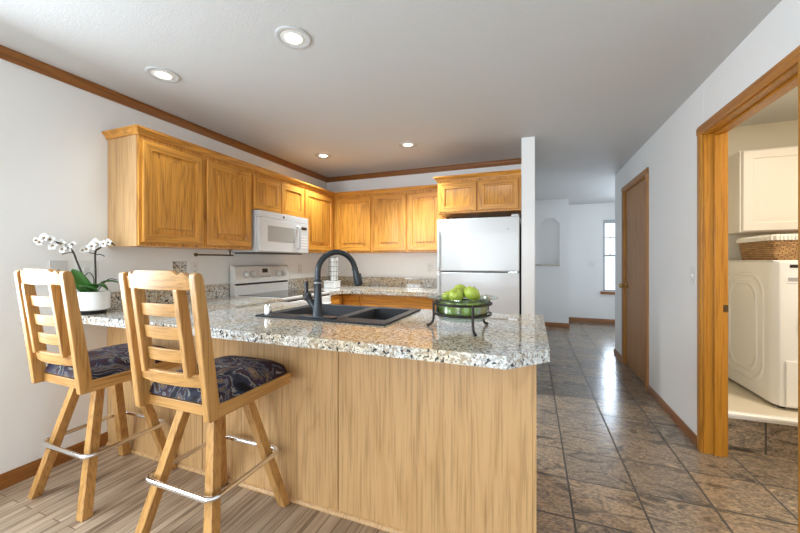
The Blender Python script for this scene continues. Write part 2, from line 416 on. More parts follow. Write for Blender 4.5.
def sweep(bm, path, prof, side=1):
    """mitred sweep of (out, up) profile along an XY path at height path z; out = to the right of travel * side"""
    P = [Vector(p) for p in path]; L = len(P); rings = []
    def nrm(a, b):
        d = (b - a).normalized(); return Vector((d.y, -d.x, 0)) * side
    for i, p in enumerate(P):
        if i == 0: n = nrm(P[0], P[1])
        elif i == L - 1: n = nrm(P[-2], P[-1])
        else:
            a, b = nrm(P[i - 1], p), nrm(p, P[i + 1]); n = (a + b); n = n / n.dot(a)
        rings.append([bm.verts.new(p + n * o + Vector((0, 0, u))) for o, u in prof])
    K = len(prof)
    for A, B in zip(rings, rings[1:]):
        for k in range(K):
            j = (k + 1) % K; bm.faces.new((A[k], A[j], B[j], B[k]))
    bm.faces.new(rings[0][::-1]); bm.faces.new(rings[-1])

def smooth_pts(pts, k=6):
    """Catmull-Rom through pts"""
    P = [Vector(p) for p in pts]; out = []
    for i in range(len(P) - 1):
        p0, p1, p2, p3 = P[max(i - 1, 0)], P[i], P[i + 1], P[min(i + 2, len(P) - 1)]
        for s in range(k):
            t = s / k
            out.append(0.5 * ((2 * p1) + (p2 - p0) * t + (2 * p0 - 5 * p1 + 4 * p2 - p3) * t * t + (3 * p1 - p0 - 3 * p2 + p3) * t ** 3))
    out.append(P[-1]); return out

def root_world(o):
    v = Vector((0, 0, 0))
    while o: v += o.location; o = o.parent
    return v

def obj(name, bm, mat, parent=None, bevel=0.0, segs=2, world=True, sharp=35, mats=None):
    """link a bmesh as one mesh object; geometry is given in world coordinates (world=True) or in the parent's"""
    bmesh.ops.recalc_face_normals(bm, faces=bm.faces)
    if parent is not None and world:
        bmesh.ops.translate(bm, verts=bm.verts, vec=-root_world(parent))
    me = bpy.data.meshes.new(name); bm.to_mesh(me); bm.free()
    for x in (mats or [mat]): me.materials.append(x)
    for p in me.polygons: p.use_smooth = True
    me.set_sharp_from_angle(angle=math.radians(sharp))
    o = bpy.data.objects.new(name, me); C.objects.link(o)
    if parent is not None: o.parent = parent
    if bevel:
        b = o.modifiers.new('bevel', 'BEVEL'); b.width = bevel; b.segments = segs; b.limit_method = 'ANGLE'; b.angle_limit = math.radians(40)
        b.harden_normals = True
    return o

def tag(o, label, cat, group=None):
    o['label'] = label; o['category'] = cat
    if group: o['group'] = group
    return o

def thing(name, label, cat, loc=(0, 0, 0), group=None):
    o = bpy.data.objects.new(name, None); C.objects.link(o); o.location = loc; o.empty_display_size = 0.1
    return tag(o, label, cat, group)

def struct(name, bm, mat, parent=None, bevel=0.0, mats=None):
    o = obj(name, bm, mat, parent, bevel, mats=mats)
    if parent is None: o['kind'] = 'structure'
    return o

def B():
    return bmesh.new()

def bx(*a):
    bm = B(); box(bm, *a); return bm

# ------------------------------------------------------------------ the setting
XL, XR, YB = -2.72, 1.04, 4.17
YN, YF, YC = 7.15, 7.95, 5.40     # niche wall, far wall, end of the right wall
XE, YR = 2.75, -5.50
T = 0.12
struct('floor', bx(XL - T, 0.015, YR - T, 1.50, -0.06, 0.0), M['laminate'])
bm = B(); box(bm, 0.0151, 3.0, YR - T, YF + T, -0.06, 0.0); box(bm, XL - T, 0.0151, 1.5001, YF + T, -0.06, 0.0)
struct('floor_tile', bm, M['tile'])
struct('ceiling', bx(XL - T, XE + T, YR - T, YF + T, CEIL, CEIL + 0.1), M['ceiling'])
# left wall with an opening added behind the camera for the fill
bm = B()
box(bm, XL - T, XL, YR, -1.05, 0, CEIL); box(bm, XL - T, XL, 0.85, YB + T, 0, CEIL)
box(bm, XL - T, XL, -1.05, 0.85, 0, 0.75); box(bm, XL - T, XL, -1.05, 0.85, 2.15, CEIL)
struct('wall_left', bm, M['wall'])
struct('wall_back', bx(XL - T, 0.02, YB, YB + T, 0, CEIL), M['wall'])
bm = B(); box(bm, -0.10, 0.02, 3.46, YB, 0, CEIL); box(bm, -0.10, 0.02, YB + T, YN, 0, CEIL)
struct('wall_wing', bm, M['wall'], bevel=0.006)
bm = B()
box(bm, XL, -2.62, YR - T, YR, 0, CEIL); box(bm, -0.28, XR + T, YR - T, YR, 0, CEIL); box(bm, -2.62, -0.28, YR - T, YR, 2.28, CEIL)  # gap left in the unseen rear wall to admit the added fill
struct('wall_rear', bm, M['wall'])
# right wall with the laundry opening and the closet door opening
bm = B()
box(bm, XR, XR + T, YR, 1.915, 0, CEIL); box(bm, XR, XR + T, 1.915, 2.815, 2.09, CEIL)
box(bm, XR, XR + T, 2.815, 3.985, 0, CEIL); box(bm, XR, XR + T, 3.985, 4.905, 2.10, CEIL); box(bm, XR, XR + T, 4.905, YC, 0, CEIL)
struct('wall_right', bm, M['wall'], bevel=0.004)
struct('wall_closet', bx(XR + T, XE + T, YC - T, YC, 0, CEIL), M['wall'])
# far wall with its window
WX0, WX1, WZ0, WZ1 = 1.325, 2.15, 0.64, 2.08
bm = B()
box(bm, 0.60, WX0, YF, YF + T, 0, CEIL); box(bm, WX1, XE + T, YF, YF + T, 0, CEIL)
box(bm, WX0, WX1, YF, YF + T, 0, WZ0); box(bm, WX0, WX1, YF, YF + T, WZ1, CEIL)
struct('wall_far', bm, M['wall'])
# entry side wall, unseen, with an opening added for the side fill
bm = B()
box(bm, XE, XE + T, YC, 6.2, 0, CEIL); box(bm, XE, XE + T, 7.0, YF, 0, CEIL); box(bm, XE, XE + T, 6.2, 7.0, 2.05, CEIL)
struct('wall_entry', bm, M['wall'])
# niche wall with the clipped arch
NX0, NX1, NZ0, NZ1, NC = 0.135, 0.475, 1.185, 2.06, 0.10
bm = B()
Ty = YN + 0.16
box(bm, 0.02, NX0, YN, Ty, 0, CEIL); box(bm, NX1, 0.63, YN, Ty, 0, CEIL)
box(bm, NX0, NX1, YN, Ty, 0, NZ0); box(bm, NX0, NX1, YN, Ty, NZ1, CEIL)
box(bm, NX0, NX1, YN + 0.11, Ty, NZ0, NZ1)
fxz = lambda u, v, n: (u, n, v)
prism(bm, [(NX0, NZ1), (NX0 + NC, NZ1), (NX0, NZ1 - NC)], YN, YN + 0.11, fxz)
prism(bm, [(NX1, NZ1), (NX1, NZ1 - NC), (NX1 - NC, NZ1)], YN, YN + 0.11, fxz)
box(bm, 0.51, 0.63, Ty, YF + T, 0, CEIL)
struct('wall_niche', bm, M['wall'])
struct('trim_niche_sill', bx(0.05, NX1 + 0.005, YN - 0.025, YN + 0.10, NZ0 - 0.03, NZ0 + 0.002), M['granite'])
# ceiling moulding of the kitchen
prof = [(0, 0), (0.010, 0.0), (0.014, 0.010), (0.024, 0.026), (0.028, 0.040), (0.036, 0.046), (0.036, 0.060), (0, 0.060)]
bm = B(); sweep(bm, [(XL, 0.86, CEIL - 0.0605), (XL, YB, CEIL - 0.0605), (-0.10, YB, CEIL - 0.0605)], prof)
struct('trim_crown', bm, M['trim'])
# baseboards
bp = [(0, 0), (0.013, 0), (0.013, 0.068), (0.006, 0.082), (0, 0.082)]
bq = [(0, 0), (0.013, 0), (0.013, 0.052), (0.006, 0.064), (0, 0.064)]
bm = B(); sweep(bm, [(XL, YR, 0), (XL, 1.474, 0)], bp); struct('baseboard_left', bm, M['trim'])
bm = B(); sweep(bm, [(XR, 3.932, 0), (XR, 2.872, 0)], bq); struct('baseboard_right', bm, M['trim'])
bm = B(); sweep(bm, [(XR + 1.0, YC, 0), (XR, YC, 0), (XR, 4.960, 0)], bq); struct('baseboard_corner', bm, M['trim'])
bm = B(); sweep(bm, [(0.03, YN, 0), (0.63, YN, 0), (0.63, YF, 0)], bp); struct('baseboard_niche', bm, M['trim_x'])
bm = B(); sweep(bm, [(0.644, YF, 0), (XE, YF, 0)], bp); struct('baseboard_far', bm, M['trim_x'])

# entry window
w1 = B()
fr = 0.035
box(w1, WX0, WX0 + fr, YF + 0.02, YF + 0.08, WZ0, WZ1); box(w1, WX1 - fr, WX1, YF + 0.02, YF + 0.08, WZ0, WZ1)
box(w1, WX0 + fr, WX1 - fr, YF + 0.02, YF + 0.08, WZ1 - fr, WZ1); box(w1, WX0 + fr, WX1 - fr, YF + 0.02, YF + 0.08, WZ0, WZ0 + fr)
win = struct('window_1', w1, M['window_frame'])
MZ = 1.36
struct('meeting_rail', bx(WX0 + fr, WX1 - fr, YF + 0.03, YF + 0.07, MZ - 0.02, MZ + 0.02), M['window_frame'], win)
bm = B()
for k in (1, 2, 3, 4, 5, 6, 7):
    x = WX0 + fr + (WX1 - WX0 - 2 * fr) * k / 8
    box(bm, x - 0.007, x + 0.007, YF + 0.045, YF + 0.055, MZ + 0.02, WZ1 - fr)
box(bm, WX0 + fr, WX1 - fr, YF + 0.046, YF + 0.056, 1.72 - 0.01, 1.72 + 0.01)
struct('muntin', bm, M['window_frame'], win)
struct('pane', bx(WX0 + fr, WX1 - fr, YF + 0.060, YF + 0.064, WZ0 + fr, WZ1 - fr), M['pane'], win)
struct('raised_blind', bx(WX0 + 0.002, WX1 - 0.002, YF - 0.01, YF + 0.018, WZ1 - 0.075, WZ1 - 0.002), M['blind'], win)
struct('trim_window_sill', bx(WX0 - 0.05, WX1 + 0.05, YF - 0.06, YF + 0.02, WZ0 - 0.055, WZ0 - 0.002), M['trim_x'], bevel=0.004)

# laundry doorway: jamb, stop and casings
JX0, JX1 = XR - 0.002, XR + T + 0.002
bm = B()
box(bm, JX0, JX1, 2.797, 2.815, 0, 2.072); box(bm, JX0, JX1, 1.915, 1.933, 0, 2.072); box(bm, JX0, JX1, 1.915, 2.815, 2.072, 2.09)
box(bm, XR + 0.048, XR + 0.092, 2.785, 2.797, 0, 2.060); box(bm, XR + 0.048, XR + 0.092, 1.933, 1.943, 0, 2.060); box(bm, XR + 0.048, XR + 0.092, 1.933, 2.797, 2.060, 2.072)
dj = struct('door_1', bm, M['casing'], bevel=0.002)
bm = B(); box(bm, XR + 0.097, XR + 0.121, 2.7935, 2.7969, 0.925, 0.970)
struct('strike_plate', bm, M['dark_brass'], dj)
def casing(name, y0, y1, ztop, cw, mat, head_mat):
    """casing around an opening y0..y1 on the room side of the right wall"""
    p = [(0, 0), (0, 0.010), (0.010, 0.018), (cw - 0.012, 0.018), (cw - 0.006, 0.013), (cw, 0.013), (cw, 0)]
    bm = B()
    prism(bm, [(y1 + u, XR - v) for u, v in p], 0, ztop + cw * 0.5, lambda a, b, n: (b, a, n))
    prism(bm, [(y0 - u, XR - v) for u, v in p], 0, ztop + cw * 0.5, lambda a, b, n: (b, a, n))
    o = struct(name, bm, mat, bevel=0.0015)
    bm = B()
    prism(bm, [(ztop + u, XR - v - 0.001) for u, v in p], y0 - cw, y1 + cw, lambda a, b, n: (b, n, a))
    struct('head_casing', bm, head_mat, o, bevel=0.0015)
    return o
casing('trim_1', 1.927, 2.803, 2.078, 0.062, M['casing'], M['casing_y'])
# closet door
bm = bx(XR + 0.012, XR + 0.047, 4.010, 4.880, 0.012, 2.078)
d2 = struct('door_2', bm, M['door'], bevel=0.002)
bm = B(); box(bm, XR - 0.002, XR + T, 3.985, 4.006, 0, 2.082); box(bm, XR - 0.002, XR + T, 4.884, 4.905, 0, 2.082); box(bm, XR - 0.002, XR + T, 3.985, 4.905, 2.082, 2.10)
struct('jamb', bm, M['casing'], d2, bevel=0.0015)
bm = B(); lathe(bm, [(0, 0.012), (0.030, 0.012), (0.032, 0.004), (0.020, -0.004), (0.011, -0.012), (0.011, -0.030), (0.022, -0.038), (0.029, -0.050), (0.027, -0.062), (0.015, -0.070), (0, -0.071)], (XR, 4.815, 0.955), 20, 'X')
struct('door_knob', bm, M['brass'], d2)
for z in (0.23, 1.05, 1.86):
    bm = B(); tube(bm, [(XR + 0.004, 4.008, z - 0.045), (XR + 0.004, 4.008, z + 0.045)], 0.008, 10)
    box(bm, XR - 0.0035, XR + 0.0115, 4.0105, 4.040, z - 0.044, z + 0.044)
    struct('hinge', bm, M['dark_brass'], d2)
casing('trim_2', 4.001, 4.889, 2.090, 0.062, M['door'], M['door'])

# laundry room shell
PX = 2.95
LZ = 2.50
struct('wall_laundry_back', bx(XR + T, PX, 3.85, 3.97, 0, LZ), M['laundry_wall'])
struct('wall_laundry_side', bx(PX, PX + T, 1.2, 3.97, 0, LZ), M['laundry_wall'])
struct('wall_laundry_front', bx(XR + T, PX, 1.2 - T, 1.2, 0, LZ), M['laundry_wall'])
struct('wall_laundry_inner', bx(XR + T, XR + T + 0.012, 2.90, 3.85, 0, LZ), M['laundry_wall'])
struct('ceiling_laundry', bx(XR + T, PX, 1.2, 3.97, LZ, LZ + 0.05), M['laundry_wall'])
bm = bx(XR + T + 0.001, PX, 2.93, 3.85, 0, 0.25)
struct('floor_laundry', bm, M['vinyl_floor'])
struct('trim_riser', bx(XR + T + 0.001, PX, 2.915, 2.929, 0.001, 0.21), M['riser_tile'])
bm = B(); sweep(bm, [(XR + T + 0.001, 2.929, 0.211), (PX, 2.929, 0.211)], [(0, 0), (0.018, 0), (0.030, 0.006), (0.030, 0.016), (0.038, 0.022), (0.038, 0.036), (0.028, 0.046), (0, 0.046)])
struct('trim_nosing', bm, M['white_trim'])

# ------------------------------------------------------------------ cabinet doors
def nested(bm, xf, rings, mat_ids=True):
    """rings: list of (u0,u1,v0,v1,n); builds a closed relief from back ring to the centre"""
    R = []
    for u0, u1, v0, v1, n in rings:
        R.append([bm.verts.new(xf(u, v, n)) for u, v in ((u0, v0), (u1, v0), (u1, v1), (u0, v1))])
    bm.faces.new(R[0][::-1])
    for i, (A, Bq) in enumerate(zip(R, R[1:])):
        for k in range(4):
            j = (k + 1) % 4
            f = bm.faces.new((A[k], A[j], Bq[j], Bq[k]))
            if i in (2,) and k in (0, 2): f.material_index = 1
    bm.faces.new(R[-1])

def cab_door(u0, u1, v0, v1, xf, raised=True, t=0.019, fw=0.055):
    bm = B()
    def ins(d, n): return (u0 + d, u1 - d, v0 + d, v1 - d, n)
    if raised:
        rings = [ins(0, 0.001), ins(0, t - 0.005), ins(0.005, t), ins(fw, t), ins(fw + 0.004, t - 0.010), ins(fw + 0.010, t - 0.011), ins(fw + 0.044, t - 0.006), ins(fw + 0.046, t + 0.002), ins(fw + 0.054, t + 0.003)]
    else:
        rings = [ins(0, 0.001), ins(0, t - 0.005), ins(0.005, t), ins(fw, t), ins(fw + 0.004, t - 0.010), ins(fw + 0.008, t - 0.011)]
    nested(bm, xf, rings)
    return bm

def facing_x(x):   # front looks +X, u runs along Y
    return lambda u, v, n: (x + n, u, v)
def facing_ny(y):  # front looks -Y, u runs along X
    return lambda u, v, n: (u, y - n, v)

CZ0, CZ1 = 1.352, 2.085
XF = -2.40      # front of the left upper cabinets
YFB = 3.85      # front of the back upper cabinets
OAK = [M['oak'], M['oak_h']]
OAKY = [M['oak'], M['oak_y']]
CR = [(0, 0), (0.008, 0), (0.010, 0.010), (0.026, 0.030), (0.029, 0.034), (0.034, 0.034), (0.034, 0.046), (0, 0.046)]
def upper(name, label, boxdims, doors, xf, mats, raised=True, crown=None, side=None):
    x0, x1, y0, y1, z0, z1 = boxdims
    t = thing('wall_cabinet' if not name else name, label, 'cabinet', ((x0 + x1) / 2, (y0 + y1) / 2, z0), 'oak wall cabinets of the kitchen')
    obj('cabinet_body', bx(*boxdims), M['oak'], t, 0.0015)
    for d in doors:
        obj('door', cab_door(*d, xf, raised), None, t, mats=mats)
    if crown:
        bm = B(); sweep(bm, [(p[0], p[1], z1 - 0.006) for p in crown], CR); obj('crown', bm, M['oak_y'] if mats is OAKY else M['oak_h'], t)
    if side: obj('side_panel', bx(*side), M['oak_pale'], t)
    return t
g = 0.0008
zt = CZ1 - 0.038
upper('', 'oak wall cabinet with two tall raised-panel doors and exposed pale end panel, above the orchid', (XL + 0.001, XF, 1.482, 2.449, CZ0, CZ1),
      [(1.498, 1.940, CZ0 + 0.022, zt), (1.975, 2.428, CZ0 + 0.022, zt)], facing_x(XF), OAKY,
      crown=[(XL + 0.001, 1.478), (XF + 0.004, 1.478), (XF + 0.004, 2.449)], side=(XL + 0.001, XF - 0.018, 1.4785, 1.4815, CZ0 - 0.004, CZ1))
upper('', 'short oak wall cabinet with two flat-panel doors directly above the white microwave', (XL + 0.001, XF, 2.45, 3.209, 1.722, CZ1),
      [(2.458, 2.826, 1.732, zt), (2.832, 3.200, 1.732, zt)], facing_x(XF), OAKY, False, crown=[(XF + 0.004, 2.45), (XF + 0.004, 3.209)])
upper('', 'oak wall cabinet with one raised-panel door in the corner beside the microwave', (XL + 0.001, XF, 3.21, YB - 0.001, CZ0, CZ1),
      [(3.228, 3.800, CZ0 + 0.022, zt)], facing_x(XF), OAKY, crown=[(XF + 0.004, 3.21), (XF + 0.004, YFB - 0.004)])
upper('', 'oak wall cabinet with one raised-panel door on the back wall, next to the corner', (XF + 0.001, -1.846, YFB, YB - 0.001, CZ0, CZ1),
      [(-2.355, -1.872, CZ0 + 0.022, zt)], facing_ny(YFB), OAK, crown=[(XF + 0.005, YFB - 0.004), (-1.846, YFB - 0.004)])
upper('', 'oak wall cabinet with two raised-panel doors on the back wall beside the refrigerator', (-1.845, -0.93, YFB, YB - 0.001, CZ0, CZ1),
      [(-1.825, -1.402, CZ0 + 0.022, zt), (-1.382, -0.955, CZ0 + 0.022, zt)], facing_ny(YFB), OAK, crown=[(-1.845, YFB - 0.004), (-0.93, YFB - 0.004)])
upper('', 'deep short oak cabinet with two flat-panel doors above the white refrigerator', (-0.928, -0.104, 3.50, YB - 0.001, 1.740, 2.085),
      [(-0.905, -0.525, 1.755, 2.050), (-0.507, -0.125, 1.755, 2.050)], facing_ny(3.50), OAK, False, crown=[(-0.932, YB - 0.02), (-0.932, 3.496), (-0.104, 3.496)])

# ------------------------------------------------------------------ base cabinets and counters
CT, CB = 0.915, 0.868
CBX = CB - 0.0005
pen = thing('peninsula_cabinet', 'long peninsula base cabinet faced with three pale oak panels, behind the bar stools', 'cabinet', (-1.35, 1.85, 0))
bm = bx(XL + 0.002, 0.0, 1.485, 2.20, 0.0, 0.10); obj('plinth', bm, M['oak'], pen)
# carcass, open on top around the sink bowls
bm = B()
box(bm, XL + 0.002, -0.001, 1.490, 1.60, 0.10, CBX); box(bm, XL + 0.002, -1.62, 1.60, 2.26, 0.10, CBX); box(bm, -0.66, -0.001, 1.60, 2.26, 0.10, CBX)
box(bm, -1.62, -0.66, 2.235, 2.26, 0.10, CBX); box(bm, -1.62, -0.66, 1.60, 2.235, 0.10, 0.60)
obj('cabinet_body', bm, M['oak'], pen)
for x0, x1 in ((XL + 0.002, -1.822), (-1.818, -0.899), (-0.895, 0.0)):
    obj('back_panel', bx(x0, x1, 1.475, 1.4895, 0.0, CBX), M['panel'], pen, 0.0015)
obj('end_panel', bx(0.0005, 0.014, 1.476, 2.26, 0.0, CBX), M['panel'], pen, 0.0015)
bm = B(); sweep(bm, [(XL + 0.016, 1.4745, 0.0), (0.014, 1.4745, 0.0)], [(0, 0), (0.014, 0), (0.013, 0.008), (0.008, 0.015), (0, 0.018)])
obj('shoe_moulding', bm, M['oak_pale'], pen)
# base cabinet left of the range
t = thing('base_cabinet', 'narrow oak base cabinet between the peninsula and the white range', 'cabinet', (-2.4, 2.34, 0))
obj('cabinet_body', bx(XL + 0.002, -2.115, 2.262, 2.472, 0.09, CBX), M['oak'], t); obj('plinth', bx(XL + 0.002, -2.17, 2.263, 2.471, 0, 0.09), M['black'], t)
obj('door', cab_door(2.275, 2.460, 0.12, 0.84, facing_x(-2.115), True, fw=0.02), None, t, mats=OAKY)
# corner and back base cabinets
t = thing('base_cabinet', 'oak corner base cabinet with one narrow drawer right of the range', 'cabinet', (-2.4, 3.6, 0))
obj('cabinet_body', bx(XL + 0.002, -2.115, 3.252, YB - 0.002, 0.09, CBX), M['oak'], t); obj('plinth', bx(XL + 0.002, -2.17, 3.253, YB - 0.002, 0, 0.09), M['black'], t)
obj('drawer', cab_door(3.265, 3.535, 0.70, 0.845, facing_x(-2.115), True, fw=0.012), None, t, mats=[M['oak_y'], M['oak_y']])
obj('door', cab_door(3.265, 3.535, 0.12, 0.68, facing_x(-2.115)), None, t, mats=OAKY)
t = thing('base_cabinet', 'oak base cabinet under the back counter, one small and one wide drawer front', 'cabinet', (-1.5, 3.85, 0))
obj('cabinet_body', bx(-2.114, -0.945, 3.565, YB - 0.002, 0.09, CBX), M['oak'], t); obj('plinth', bx(-2.11, -0.946, 3.62, YB - 0.002, 0, 0.09), M['black'], t)
for (u0, u1) in ((-2.085, -1.875), (-1.845, -0.96)):
    obj('drawer', cab_door(u0, u1, 0.70, 0.845, facing_ny(3.565), False, fw=0.004), None, t, mats=[M['oak_h'], M['oak_h']])
for (u0, u1) in ((-2.085, -1.875), (-1.845, -1.41), (-1.395, -0.96)):
    obj('door', cab_door(u0, u1, 0.12, 0.68, facing_ny(3.565), True, fw=0.04), None, t, mats=OAK)

# peninsula worktop with a cut-out for the sink, bar side clipped corner
SX0, SX1, SY0, SY1 = -1.535, -0.735, 1.645, 2.205     # cut-out
bm = B()
px = 0.06
prism(bm, [(XL + 0.001, 1.262), (-0.085, 1.262), (px, 1.42), (px, SY0), (XL + 0.001, SY0)], CB, CT)
prism(bm, [(XL + 0.001, SY0), (SX0, SY0), (SX0, SY1), (XL + 0.001, SY1)], CB, CT)
prism(bm, [(SX1, SY0), (px, SY0), (px, SY1), (SX1, SY1)], CB, CT)
prism(bm, [(XL + 0.001, SY1), (px, SY1), (px, 2.285), (XL + 0.001, 2.285)], CB, CT)
prism(bm, [(XL + 0.001, 2.285), (-2.085, 2.285), (-2.085, 2.474), (XL + 0.001, 2.474)], CB, CT)
bmesh.ops.remove_doubles(bm, verts=bm.verts, dist=1e-5)
wt = thing('worktop', 'speckled granite peninsula worktop with clipped corner, sink set into it', 'countertop', (-1.3, 1.77, CB))
obj('slab', bm, M['granite'], wt)
obj('backsplash', bx(XL + 0.001, XL + 0.021, 1.46, 2.474, CT + 0.0005, 1.035), M['granite'], wt, 0.002)
bw = thing('worktop', 'speckled granite L-shaped back worktop between the range and the refrigerator', 'countertop', (-1.8, 3.85, CB))
bm = B()
prism(bm, [(XL + 0.001, 3.250), (-2.085, 3.250), (-2.085, 3.45), (-1.99, 3.535), (-0.94, 3.535), (-0.94, YB - 0.001), (XL + 0.001, YB - 0.001)], CB, CT)
obj('slab', bm, M['granite'], bw, 0.002)
bm = B(); box(bm, XL + 0.001, XL + 0.021, 3.250, YB - 0.001, CT + 0.0005, 1.035); box(bm, XL + 0.021, -0.94, YB - 0.021, YB - 0.001, CT + 0.0005, 1.035)
obj('backsplash', bm, M['granite'], bw)

# ------------------------------------------------------------------ sink, faucet, air gap
sk = thing('kitchen_sink', 'black double-bowl drop-in sink set in the granite peninsula', 'sink', (-1.135, 1.925, CT))
RX0, RX1, RY0, RY1, RZ = -1.56, -0.71, 1.62, 2.23, CT + 0.010
def rrect(x0, x1, y0, y1, r, n=5):
    out = []
    for cx, cy, a in ((x1 - r, y1 - r, 0), (x0 + r, y1 - r, PI / 2), (x0 + r, y0 + r, PI), (x1 - r, y0 + r, 1.5 * PI)):
        for k in range(n + 1):
            t_ = a + PI / 2 * k / n; out.append((cx + r * math.cos(t_), cy + r * math.sin(t_)))
    return out
bowls = [(-1.515, -1.065, 1.735, 2.185), (-1.025, -0.755, 1.735, 2.185)]
bm = B()
xs = [RX0] + [v for b_ in bowls for v in b_[:2]] + [RX1]
for i in range(0, 6, 2): box(bm, xs[i], xs[i + 1], 1.735, 2.185, CT + 0.0006, RZ)
box(bm, RX0, RX1, RY0, 1.735, CT + 0.0006, RZ); box(bm, RX0, RX1, 2.185, RY1, CT + 0.0006, RZ)
bmesh.ops.remove_doubles(bm, verts=bm.verts, dist=1e-5)
obj('rim', bm, M['sink'], sk)
for (x0, x1, y0, y1) in bowls:
    bm = B(); R = []
    for d, z, r in ((-0.001, RZ - 0.001, 0.02), (0.004, RZ - 0.008, 0.03), (0.012, 0.76, 0.04), (0.05, 0.725, 0.06)):
        R.append([bm.verts.new((x, y, z)) for x, y in rrect(x0 + d, x1 - d, y0 + d, y1 - d, r)])
    for A, B_ in zip(R, R[1:]):
        for k in range(len(A)): bm.faces.new((A[k], A[(k + 1) % len(A)], B_[(k + 1) % len(A)], B_[k]))
    bm.faces.new(R[-1])
    bo = obj('bowl', bm, M['sink'], sk)
    sm = bo.modifiers.new('wall', 'SOLIDIFY'); sm.thickness = 0.004; sm.offset = 0
    bm = B(); cx, cy = (x0 + x1) / 2, (y0 + y1) / 2
    lathe(bm, [(0, 0.7285), (0.02, 0.7285), (0.04, 0.731), (0.045, 0.7285)], (cx, cy, 0), 20); obj('drain', bm, M['chrome'], sk)

fx, fy = -1.155, 1.678
fz = RZ + 0.0005
fa = thing('kitchen_faucet', 'dark gooseneck pull-down faucet with side lever, on the black sink rim', 'faucet', (fx, fy, fz))
bm = B(); prism(bm, rrect(fx - 0.125, fx + 0.125, fy - 0.030, fy + 0.030, 0.029, 6), fz, fz + 0.009); obj('deck_plate', bm, M['bronze'], fa, 0.002)
dirv = Vector((0.56, 0.83, 0)); 
def fp(r, z): return Vector((fx, fy, 0)) + dirv * r + Vector((0, 0, z))
bm = B(); lathe(bm, [(0, fz + 0.009), (0.033, fz + 0.009), (0.031, fz + 0.02), (0.026, fz + 0.05), (0.0225, fz + 0.12), (0.0215, fz + 0.20), (0.0225, fz + 0.205), (0.0225, fz + 0.212), (0.019, fz + 0.214), (0, fz + 0.214)], (fx, fy, 0), 24)
obj('body', bm, M['bronze'], fa)
bm = B()
RA, ZC = 0.120, 1.183
pts = [fp(0, fz + 0.20), fp(0, fz + 0.24)] + [fp(RA - RA * math.cos(a), ZC + RA * math.sin(a)) for a in [PI * k / 20 * 0.94 for k in range(21)]]
tube(bm, pts, 0.0168, 16); obj('spout', bm, M['bronze'], fa)
bm = B(); tube(bm, [fp(0, fz + 0.196), fp(0, fz + 0.203)], 0.0245, 20); obj('collar', bm, M['grey_line'], fa)
e1 = pts[-1]; dd = (pts[-1] - pts[-2]).normalized()
bm = B()
tube(bm, [e1 - dd * 0.004, e1 + dd * 0.008, e1 + dd * 0.0085, e1 + dd * 0.03, e1 + dd * 0.075, e1 + dd * 0.105, e1 + dd * 0.110], [0.0195, 0.0195, 0.0175, 0.020, 0.0265, 0.027, 0.022], 18)
hd = obj('spray_head', bm, M['bronze'], fa)
bm = B(); bq_ = e1 + dd * 0.045 + dirv * 0.024
bar(bm, bq_ - dd * 0.012, bq_ + dd * 0.026, 0.012, 0.014, side=(0.83, -0.56, 0)); obj('spray_button', bm, M['black'], hd, 0.002)
bm = B(); hx = Vector((-0.95, -0.30, 0)).normalized()
h0 = Vector((fx, fy, fz + 0.035)); h1 = h0 + hx * 0.062 + Vector((0, 0, 0.085))
tube(bm, [h0, h0 * 0.5 + h1 * 0.5, h1], [0.022, 0.020, 0.019], 16)
obj('valve_arm', bm, M['bronze'], fa)
bm = B(); tube(bm, [h1 + Vector((0, 0, -0.022)), h1 + Vector((0, 0, -0.012)), h1 + Vector((0, 0, 0.010)), h1 + Vector((0, 0, 0.018)), h1 + hx * 0.004 + Vector((0, 0, 0.024)), h1 + hx * 0.006 + Vector((0, 0, 0.075)), h1 + hx * 0.006 + Vector((0, 0, 0.088))], [0.016, 0.025, 0.025, 0.017, 0.0105, 0.0125, 0.010], 16)
obj('lever', bm, M['black'], fa)
bm = B(); lathe(bm, [(0, 0), (0.022, 0), (0.022, 0.050), (0.018, 0.060), (0.008, 0.065), (0, 0.065)], (-1.505, 1.665, RZ + 0.0005), 24)
ag = obj('air_gap', bm, M['chrome'])
tag(ag, 'small chrome dishwasher air-gap cap on the sink rim, left of the faucet', 'air gap')

# ------------------------------------------------------------------ range
RY_0, RY_1 = 2.480, 3.244
rg = thing('kitchen_range', 'white electric range with black glass cooktop and four-knob control panel', 'stove', (-2.4, 2.83, 0))
obj('oven_body', bx(XL + 0.02, -2.10, RY_0, RY_1, 0.02, 0.895), M['bisque'], rg, 0.004)
obj('cooktop', bx(XL + 0.09, -2.075, RY_0 + 0.002, RY_1 - 0.002, 0.8955, 0.918), M['bisque'], rg, 0.005)
obj('glass_top', bx(XL + 0.10, -2.10, RY_0 + 0.03, RY_1 - 0.03, 0.9182, 0.922), M['black_glass'], rg)
# backguard: sloped control face above a dark slot
bm = B()
bprof = [(XL + 0.022, 0.90), (XL + 0.085, 0.90), (XL + 0.085, 1.012), (XL + 0.072, 1.015), (XL + 0.072, 1.031), (XL + 0.105, 1.033), (XL + 0.080, 1.192), (XL + 0.060, 1.206), (XL + 0.022, 1.206)]
prism(bm, bprof, RY_0 + 0.001, RY_1 - 0.001, lambda u, v, n: (u, n, v)); obj('backguard', bm, M['bisque'], rg, 0.003)
obj('vent_slot', bx(XL + 0.0722, XL + 0.088, RY_0 + 0.02, RY_1 - 0.02, 1.0135, 1.0305), M['black'], rg)
sl = Vector((0.105 - 0.080, 0, 1.033 - 1.192)).normalized(); nn = Vector((-sl.z, 0, sl.x)); nn = nn if nn.x > 0 else -nn
def face(v): # point on the sloped face at fraction v of height
    return Vector((XL + 0.105 - 0.025 * v, 0, 1.033 + 0.159 * v))
